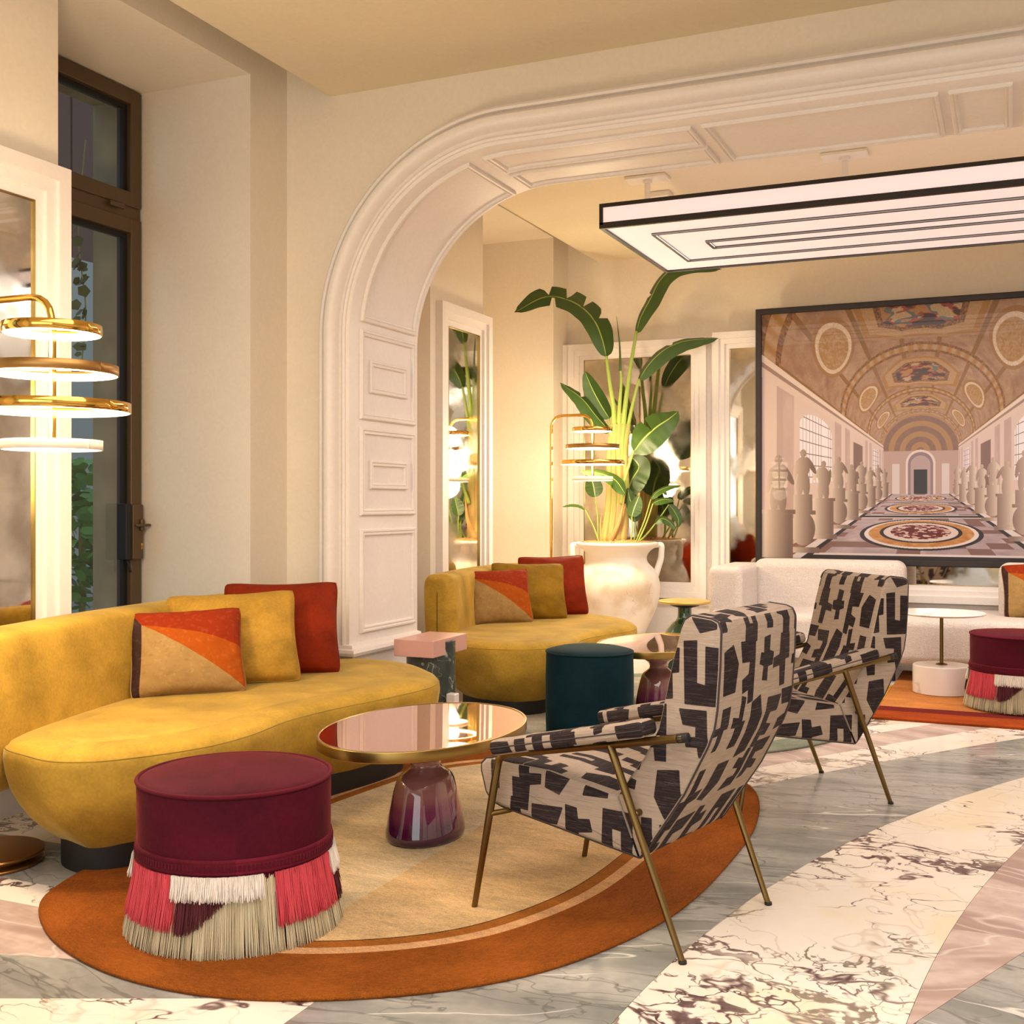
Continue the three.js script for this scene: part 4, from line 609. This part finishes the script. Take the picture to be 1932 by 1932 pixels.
// ---------------------------------------------------------------- the framed picture: a generic vaulted sculpture hall
const hall = canvasTex(1024, 836, (g, w, h) => {
  // traced from an imagined barrel vaulted gallery: half width 3, walls to 4.2, vault above, end wall far off
  const id = g.createImageData(w, h), A = 3, HW = 4.2, VR = 2.7, E = 1.75, END = 22;
  const gold = [186, 146, 76], pale = [206, 180, 150], rose = [168, 134, 108];
  const paint = (u, v, s) => { const n = fbm(u * 6, v * 6, 64, 3, s), m = fbm(u * 4 + 9, v * 4, 64, 3, s + 3); return n < 0.42 ? [86, 62, 54] : n < 0.5 ? [176, 90, 52] : m < 0.45 ? [206, 186, 150] : m < 0.55 ? [120, 132, 132] : [190, 150, 96]; };
  for (let j = 0; j < h; j++) for (let i = 0; i < w; i++) {
    const dx = (i / w - 0.5) * 1.22, dy = (0.66 - j / h) * 1.0; let c;
    // vault: ellipse x = A cos, y = HW + VR sin
    const a = (dx / A) ** 2 + (dy / VR) ** 2, b = 2 * dy * (E - HW) / VR ** 2, q = ((E - HW) / VR) ** 2 - 1, disc = b * b - 4 * a * q, tv = disc > 0 ? (-b + Math.sqrt(disc)) / (2 * a) : 1e9;
    const tw = Math.abs(dx) > 1e-6 ? A / Math.abs(dx) : 1e9, tf = dy < 0 ? -E / dy : 1e9;
    let t = Math.min(tw, tf), kind = tf < tw ? 0 : 1; if (kind === 1 && E + dy * t > HW) { t = tv; kind = 2; } if (t > END) { t = END; kind = 3; }
    const X = dx * t, Y = E + dy * t, Z = t, fz = Z / 5.2, cz = fz - Math.floor(fz);
    if (kind === 2) {
      const an = Math.atan2((Y - HW) / VR, X / A) / Math.PI, n = an * 7, ca = Math.abs(n - Math.round(n)), rib = Math.abs(cz - 0.5);
      c = mixc(pale, rose, fbm(an * 30, Z * 3, 999, 2, 700));
      if (rib > 0.42) c = rib > 0.46 ? mixc(gold, pale, 0.5 + 0.5 * Math.sin(an * 160)) : mixc(gold, [120, 84, 40], noise(an * 200, Z * 12, 9999, 711));
      else { const ox = Math.abs(an - 0.5) / 0.2, oz = rib / 0.34, o = Math.max(ox, oz, (ox + oz) * 0.68);
        if (o < 0.62) c = paint(an * 3.5, Z * 0.5, 720); else if (o < 0.72) c = mixc(gold, [110, 76, 34], noise(an * 220, Z * 14, 9999, 713)); else if (o < 0.9) c = mixc(pale, gold, 0.3); else if (o < 1) c = gold;
        else { const sx = (Math.abs(an - 0.5) - 0.32) / 0.09, so = Math.hypot(sx, rib / 0.26); if (so < 0.7) c = mixc(gold, pale, noise(an * 160, Z * 10, 9999, 717)); else if (so < 0.85) c = [236, 220, 200]; else if (so < 1) c = mixc(gold, rose, 0.4); else if (ca < 0.06) c = mixc(gold, [120, 90, 50], 0.4); } }
      c = mixc(c, [150, 110, 62], 0.25 * noise(an * 300, Z * 20, 9999, 719));
    } else if (kind === 1) {
      c = mixc([222, 204, 196], [200, 178, 172], fbm(Z * 2, Y * 2, 99, 3, 730)); const m = Math.abs(cz - 0.5);
      if (Y > 3.75) c = Y > 4.05 ? [240, 226, 212] : Y > 3.95 ? [176, 152, 140] : [232, 216, 204]; else if (m > 0.4) c = m > 0.45 ? [232, 216, 206] : [206, 186, 178]; else if (Math.floor(fz) % 2 ? m < 0.24 && Y > 1.5 && Y < 3.1 + 0.45 * Math.sqrt(Math.max(0, 1 - (m / 0.24) ** 2)) : m < 0.22 && Y > 0.5 && Y < 3.3) c = Math.floor(fz) % 2 ? (((Y * 3) % 1 < 0.08 || (cz * 24) % 1 < 0.1) ? [150, 136, 132] : [250, 248, 252]) : m > 0.19 ? [226, 208, 198] : [150, 126, 116]; else if (m < 0.3) c = [230, 214, 204];
    } else if (kind === 0) {
      const rz = Math.abs(cz - 0.5) * 5.2, ro = Math.hypot(X / 1.7, rz / 2.0), ax = Math.abs(X); c = mixc([214, 200, 202], [176, 160, 164], fbm(X * 3, Z * 3, 99, 3, 740));
      if (ax > 2.2) c = ax > 2.6 ? mixc([186, 150, 130], [130, 100, 92], fbm(X * 6, Z * 2, 99, 2, 742)) : ax > 2.35 ? [236, 228, 226] : [70, 58, 60];
      else if (rz > 2.25) c = rz > 2.4 ? [64, 54, 56] : [238, 230, 228];
      else if (ro < 1) c = ro > 0.93 ? [58, 48, 52] : ro > 0.86 ? [240, 232, 228] : ro > 0.68 ? mixc([196, 138, 72], [220, 176, 120], noise(X * 7, Z * 7, 99, 744)) : ro > 0.62 ? [58, 48, 52] : ro > 0.5 ? [232, 220, 216] : mixc([122, 34, 38], [226, 206, 196], smooth(0.45, 0.6, fbm(X * 8, Z * 8, 99, 3, 746)));
      else if (fbm(Math.floor(X * 2) * 3.7, Math.floor(Z * 2) * 1.9, 99, 1, 748) > 0.6) c = [150, 120, 112];
      const sheenW = Math.exp(-Math.abs(ax - 1.4) * 2) * 0.25; c = mixc(c, [244, 238, 246], sheenW * noise(X * 2, 1, 99, 749));
    } else { const ar = Math.hypot(X, Math.max(0, Y - 2.6)); c = ar < 1.2 ? (ar > 1.0 ? [238, 228, 222] : Math.abs(X) < 0.55 && Y < 2.1 ? [38, 38, 42] : Math.hypot(X, Math.max(0, Y - 2.5)) > 0.8 ? [150, 132, 136] : [190, 172, 170]) : Math.abs(X) > 1.7 && Math.abs(X) < 2.3 && Y < 2.6 ? [226, 220, 216] : Y > 3.7 ? (Math.floor(Math.hypot(X, Y - 3.7) * 2.2 + 0.3) % 2 ? mixc(gold, rose, 0.5) : mixc(rose, [120, 96, 84], 0.35 + 0.4 * fbm(X * 3, Y * 3, 64, 3, 760))) : [196, 172, 160]; }
    const far = smooth(8, 22, t) * 0.2; c = mixc(c, [214, 200, 210], far).map((q) => (q - 128) * 1.2 + 104);
    const k = (j * w + i) * 4; id.data[k] = c[0]; id.data[k + 1] = c[1]; id.data[k + 2] = c[2]; id.data[k + 3] = 255;
  }
  g.putImageData(id, 0, 0);
  const proj = (x, y, z) => [(x / z / 1.22 + 0.5) * w, (0.66 - (y - E) / z) * h];
  const statue = (x, z, v) => {
    const [px, py] = proj(x, 0, z), s = h / z * 0.9, e = (x0, y0, rx, ry, r = 0) => { g.beginPath(); g.ellipse(px + x0 * s, py - y0 * s, rx * s, ry * s, r, 0, 7); g.fill(); }, bx = (x0, y0, ww, hh) => g.fillRect(px + (x0 - ww / 2) * s, py - (y0 + hh) * s, ww * s, hh * s);
    const sh = g.createLinearGradient(px - 0.3 * s, 0, px + 0.22 * s, 0); sh.addColorStop(0, x < 0 ? '#efe2cc' : '#8f7668'); sh.addColorStop(1, x < 0 ? '#7f695c' : '#e9dccc'); g.fillStyle = sh;
    bx(0, 0, 0.8, 0.14); if (v % 2) { e(0, 0.6, 0.3, 0.42); bx(0, 0.95, 0.62, 0.1); bx(0, 1.05, 0.46, 0.4); } else { bx(0, 0.14, 0.6, 1.0); bx(0, 1.14, 0.7, 0.09); }
    const y0 = v % 2 ? 1.45 : 1.23; e(-0.07, y0 + 0.25, 0.09, 0.3, 0.05); e(0.08, y0 + 0.25, 0.09, 0.3, -0.05); e(0, y0 + 0.68, 0.17, 0.26); e(0.01, y0 + 1.02, 0.075, 0.1); e(v % 3 ? 0.2 : -0.2, y0 + 0.72, 0.06, 0.24, v % 3 ? -0.5 : 0.5); e(v % 3 ? -0.17 : 0.17, y0 + 0.6, 0.055, 0.26, 0.15);
  };
  [18.5, 15.6, 13.2, 11.2, 9.5, 8, 6.7, 5.5, 4.5].forEach((z, n) => { statue(-2.45, z, n); statue(2.45, z, n + 1); });
}, 1, 1);
{
  const o = thing('framed_picture', 'huge black framed photograph of a vaulted sculpture hall above the white sofa', 'picture', [-0.62, 1.69, -8.82]), w = 2.4, h = 1.96;
  o.rotation.x = 0;
  mesh('frame', rectRing(w, h, [[0, -0.06], [0, 0.03], [0.006, 0.034], [0.04, 0.034], [0.045, 0.03], [0.045, 0.012]]), M.pictureFrame, o);
  const pr = mesh('print', new THREE.PlaneGeometry(w - 0.088, h - 0.088), phys({ map: hall, color: '#d6cfcd', roughness: 0.45, clearcoat: 0.1 }), o); pr.position.z = 0.013; mesh('backing', box(w - 0.02, h - 0.02, 0.03, 0, 0, -0.03), M.black, o);
}

// ---------------------------------------------------------------- floor lamps with stacked rings
function ringLamp(label, x, z) {
  const o = thing('ring_floor_lamp', label, 'floor lamp', [x, 0, z], 0, 'ring floor lamps'), top = 1.83, rx = 0.33;
  mesh('base', lathe([[0.001, 0], [0.16, 0], [0.168, 0.006], [0.16, 0.012], [0.13, 0.012], [0.13, 0.028], [0.165, 0.03], [0.165, 0.04], [0.001, 0.042]].map(([a, b]) => [a, b]), 64).translate(0.06, 0, 0), M.bronzeSatin, o);
  mesh('pole', bentPipe([[0, 0.04, 0], [0, top, 0], [rx, top, 0], [rx, top - 0.12, 0]], 0.011, 0.1), M.gold, o);
  mesh('stem', new THREE.CylinderGeometry(0.012, 0.012, 0.38, 16).translate(rx, top - 0.29, 0), M.gold, o);
  const rings = [[1.705, 0.15, M.gold], [1.578, 0.2, M.bronzeSatin], [1.46, 0.238, M.gold], [1.34, 0.152, M.opal]];
  for (const [y, r, m] of rings) {
    const ring = mesh('ring', lathe([[r - 0.02, y], [r, y - 0.001], [r, y + 0.03], [r - 0.02, y + 0.03]], 80).translate(rx, 0, 0), m, o);
    mesh('led_strip', lathe([[r - 0.004, y - 0.001], [r - 0.03, y - 0.0015], [r - 0.032, y + 0.02], [r - 0.021, y + 0.022]], 80).translate(rx, 0, 0), M.ledGlow, ring);
    mesh('spoke', tube([[rx, y + 0.012, 0], [rx - 0.7 * r, y + 0.012, 0.68 * r]], 0.004, 6, 4), M.gold, ring);
    const L = new THREE.PointLight(LAMP_COLOR, LAMP_LIGHT * r / 0.18, 0, 2); L.name = 'ring_light'; L.position.set(rx, y - 0.03, 0.05); L.castShadow = true; L.shadow.radius = 5; o.add(L);
  }
  return o;
}
const lampA = ringLamp('brass floor lamp with four glowing rings at the left edge by the mirror', -3.11, -2.7);
copyOf(lampA, 'ring_floor_lamp', [-3.187, 0, -7.96], 0, 'brass floor lamp with four glowing rings behind the far sofa');

// ---------------------------------------------------------------- planter and bird of paradise plant
{
  const PX = -2.839, PZ = -8.476;
  const o = thing('amphora_planter', 'large weathered white amphora planter with two handles', 'planter', [PX, 0, PZ]);
  mesh('body', lathe(spline2([[0.001, 0], [0.2, 0], [0.215, 0.02], [0.205, 0.09], [0.2, 0.12], [0.23, 0.2], [0.3, 0.36], [0.325, 0.48], [0.318, 0.58], [0.28, 0.66], [0.235, 0.71], [0.225, 0.75], [0.25, 0.8], [0.3, 0.835], [0.312, 0.85], [0.31, 0.865], [0.29, 0.868], [0.27, 0.84], [0.2, 0.8], [0.001, 0.8]], 120), 72, 1.03, 1.03), M.plasterVase, o);
  for (const a of [0.42, 0.42 + Math.PI]) { const c = Math.cos(a), s = -Math.sin(a), q = (r, y) => [c * r, y, s * r]; mesh('handle', bentPipe([q(0.28, 0.842), q(0.352, 0.848), q(0.345, 0.74), q(0.3, 0.6)], (t) => 0.021 + 0.006 * t, 0.018, 10), M.plasterVase, o); }
  const peb = []; for (let i = 0; i < 700; i++) { const r = 0.28 * Math.sqrt(rnd()), a = rnd() * 6.283, g = new THREE.IcosahedronGeometry(rr(0.009, 0.016), 0); g.scale(1, 0.7, 1); g.rotateY(rr(0, 6)); g.translate(Math.cos(a) * r, 0.862 + 0.02 * (1 - r / 0.28) + rr(-0.004, 0.006), Math.sin(a) * r); peb.push(g); }
  mesh('clay_pebbles', merge(peb), M.pebble, o).userData.kind = 'stuff';
  mesh('soil', new THREE.CylinderGeometry(0.27, 0.27, 0.03, 40).translate(0, 0.845, 0), M.husk, o);

  const plant = thing('bird_of_paradise_plant', 'tall bird of paradise plant with torn paddle leaves in the planter', 'plant', [PX, 0.86, PZ]);
  const loc = (px, py, d = 0) => at(px, py, 8.9 + d).sub(V(PX, 0.86, PZ));
  const view = V(0.35, 0.15, 0.92).normalize();
  function leaf(mid, W, o2 = {}) { // mid: points from blade base to tip; torn: [[t0, t1, side], ...]
    const c = new THREE.CatmullRomCurve3(mid, false, 'centripetal'), n = 44, m = 8, { face = view, fold = 0.25, torn = [], curl = 0, uneven = [1, 1] } = o2;
    return mesh('leaf', grid(n + 1, 2 * m + 1, (i, j) => {
      const t = i / n, s = (j - m) / m, p = c.getPointAt(t), d = c.getTangentAt(t), lat = d.clone().cross(face).normalize(), nn = lat.clone().cross(d).normalize();
      let w = W * Math.pow(Math.sin(Math.PI * Math.pow(clamp(t, 0, 1), 0.75)), 0.62) * (t > 0.97 ? 0.6 : 1) * (s < 0 ? uneven[0] : uneven[1]);
      for (const [a, b, sd] of torn) if (Math.sign(s) === sd) w *= 1 - 0.85 * smooth(a - 0.012, a, t) * (1 - smooth(b, b + 0.012, t));
      const a = Math.abs(s); const q = p.clone().addScaledVector(lat, s * w * (1 - 0.2 * curl * a)).addScaledVector(nn, -fold * a * w - curl * a * a * w + 0.006 * Math.sin(t * 40) * a * W * 3);
      return [q.x, q.y, q.z, 0.5 + s * 0.5, t];
    }), M.leaf, plant);
  }
  const stalk = (pts, r0, r1, mat = M.stalk) => mesh('stalk', tube(pts, (t) => lerp(r0, r1, t), 8, 30), mat, plant);
  // trunk of overlapping leaf bases
  for (const [a, b, r, m] of [[1140, 1150, 0.034, M.trunk], [1152, 1158, 0.038, M.trunk], [1164, 1168, 0.04, M.trunk], [1174, 1180, 0.035, M.trunk], [1158, 1172, 0.036, M.trunk]]) mesh('trunk_sheath', tube([loc(a, 1022, -0.02), loc((a + b) / 2 + 4, 940), loc(b, 850), loc(b + 6, 800)], (t) => r * (1 - 0.45 * t), 10, 24), m, plant);
  mesh('husk', tube([loc(1150, 1022, -0.05), loc(1168, 985, -0.08), loc(1180, 930, -0.07)], (t) => 0.024 * (1 - t) + 0.002, 8, 14), M.husk, plant);
  mesh('husk', tube([loc(1134, 1022, -0.03), loc(1133, 985, -0.03), loc(1135, 970, -0.02)], (t) => 0.012 * (1 - t) + 0.002, 8, 10), M.husk, plant);
  stalk([loc(1158, 880), loc(1158, 780), loc(1150, 720), loc(1144, 672)], 0.026, 0.012); stalk([loc(1166, 860), loc(1168, 780), loc(1172, 720), loc(1170, 690)], 0.026, 0.008); stalk([loc(1172, 870), loc(1178, 780), loc(1190, 690), loc(1201, 625)], 0.026, 0.012); stalk([loc(1176, 880), loc(1186, 800), loc(1198, 745), loc(1206, 715)], 0.022, 0.01); stalk([loc(1172, 950, -0.05), loc(1180, 900, -0.12), loc(1196, 850, -0.14)], 0.016, 0.009);
  mesh('leaf_spear', tube([loc(1170, 700), loc(1169, 650), loc(1163, 596)], (t) => 0.011 * (1 - t) + 0.001, 8, 14), M.leaf, plant);
  leaf([loc(1144, 674), loc(1136, 640), loc(1122, 606), loc(1098, 580), loc(1066, 564), loc(1030, 560), loc(970, 590)], 0.15, { face: V(0.55, 0.55, 0.62).normalize(), fold: 0.15, torn: [[0.3, 0.31, 1], [0.42, 0.435, 1], [0.55, 0.57, 1], [0.7, 0.72, 1], [0.66, 0.69, -1]], uneven: [0.75, 1.05] });
  leaf([loc(1200, 630), loc(1208, 600), loc(1226, 565), loc(1244, 530), loc(1268, 508, -0.05), loc(1300, 500, -0.1), loc(1362, 508, -0.15)], 0.085, { face: V(-0.3, 0.4, 0.86).normalize(), fold: 0.5, torn: [[0.33, 0.35, -1]], uneven: [0.8, 1] });
  leaf([loc(1205, 718), loc(1222, 690), loc(1250, 662), loc(1285, 645), loc(1320, 640), loc(1356, 638)], 0.085, { face: V(-0.1, 0.55, 0.83).normalize(), fold: 0.55, torn: [[0.5, 0.52, -1]], uneven: [0.85, 1] });
  leaf([loc(1196, 852, -0.14), loc(1214, 828, -0.2), loc(1238, 806, -0.22), loc(1262, 790, -0.22), loc(1280, 776, -0.2)], 0.14, { face: V(-0.25, 0.1, 0.96).normalize(), fold: 0.15, torn: [[0.45, 0.49, -1]] });
  leaf([loc(1150, 790, 0.1), loc(1136, 768, 0.1), loc(1118, 735, 0.08), loc(1103, 700, 0.05)], 0.085, { face: V(0.5, 0.3, 0.8).normalize(), fold: 0.3 });
  leaf([loc(1152, 815, 0.05), loc(1125, 785, 0.02), loc(1098, 752, 0), loc(1056, 722, -0.05)], 0.09, { face: V(0.6, 0.6, 0.5).normalize(), fold: 0.3, torn: [[0.62, 0.65, 1]], uneven: [1.1, 0.9] });
  stalk([loc(1158, 900, 0.05), loc(1154, 840, 0.06), loc(1148, 790, 0.1)], 0.014, 0.008);
  leaf([loc(1182, 935, 0.04), loc(1192, 905, 0.05), loc(1205, 880, 0.06), loc(1190, 860, 0.08)], 0.12, { face: V(-0.2, 0.2, 0.95).normalize(), fold: 0.2 });
  leaf([loc(1180, 932, -0.2), loc(1160, 905, -0.22), loc(1130, 893, -0.25), loc(1095, 890, -0.28)], 0.075, { face: V(0.2, 0.75, 0.6).normalize(), fold: 0.2 });
  // young shoots round the rim
  const shoot = (x0, pts, W, face, d = 0) => { const q = pts.map((p) => loc(p[0], p[1], d)); stalk([loc(x0, 1022, d), loc((x0 + pts[0][0]) / 2 + 2, (1022 + pts[0][1]) / 2, d), q[0]], 0.007, 0.005); leaf(q, W, { face: V(...face).normalize(), fold: 0.25 }); };
  shoot(1128, [[1123, 938], [1121, 925], [1118, 910], [1114, 895]], 0.07, [0.2, 0.1, 1]); shoot(1130, [[1104, 962], [1096, 955], [1080, 952], [1060, 956]], 0.03, [0.3, 0.9, 0.3], -0.05);
  shoot(1190, [[1192, 975], [1196, 960], [1202, 945], [1206, 935]], 0.06, [0, 0.2, 1], -0.1); shoot(1200, [[1228, 942], [1240, 928], [1262, 918], [1285, 916]], 0.05, [-0.2, 0.9, 0.6], -0.1);
  shoot(1204, [[1232, 950], [1244, 944], [1258, 942], [1272, 945]], 0.05, [-0.1, 0.8, 0.6], -0.16); shoot(1206, [[1236, 988], [1248, 978], [1262, 984], [1275, 998]], 0.045, [0.1, 0.8, 0.6], -0.05); shoot(1196, [[1198, 985], [1196, 965], [1188, 940], [1184, 920]], 0.06, [0.2, 0.1, 1], -0.05);
  shoot(1208, [[1262, 952], [1272, 964], [1280, 980], [1280, 995]], 0.04, [0.3, 0.3, 0.9], 0.05);
}
renderer.render(scene, camera);
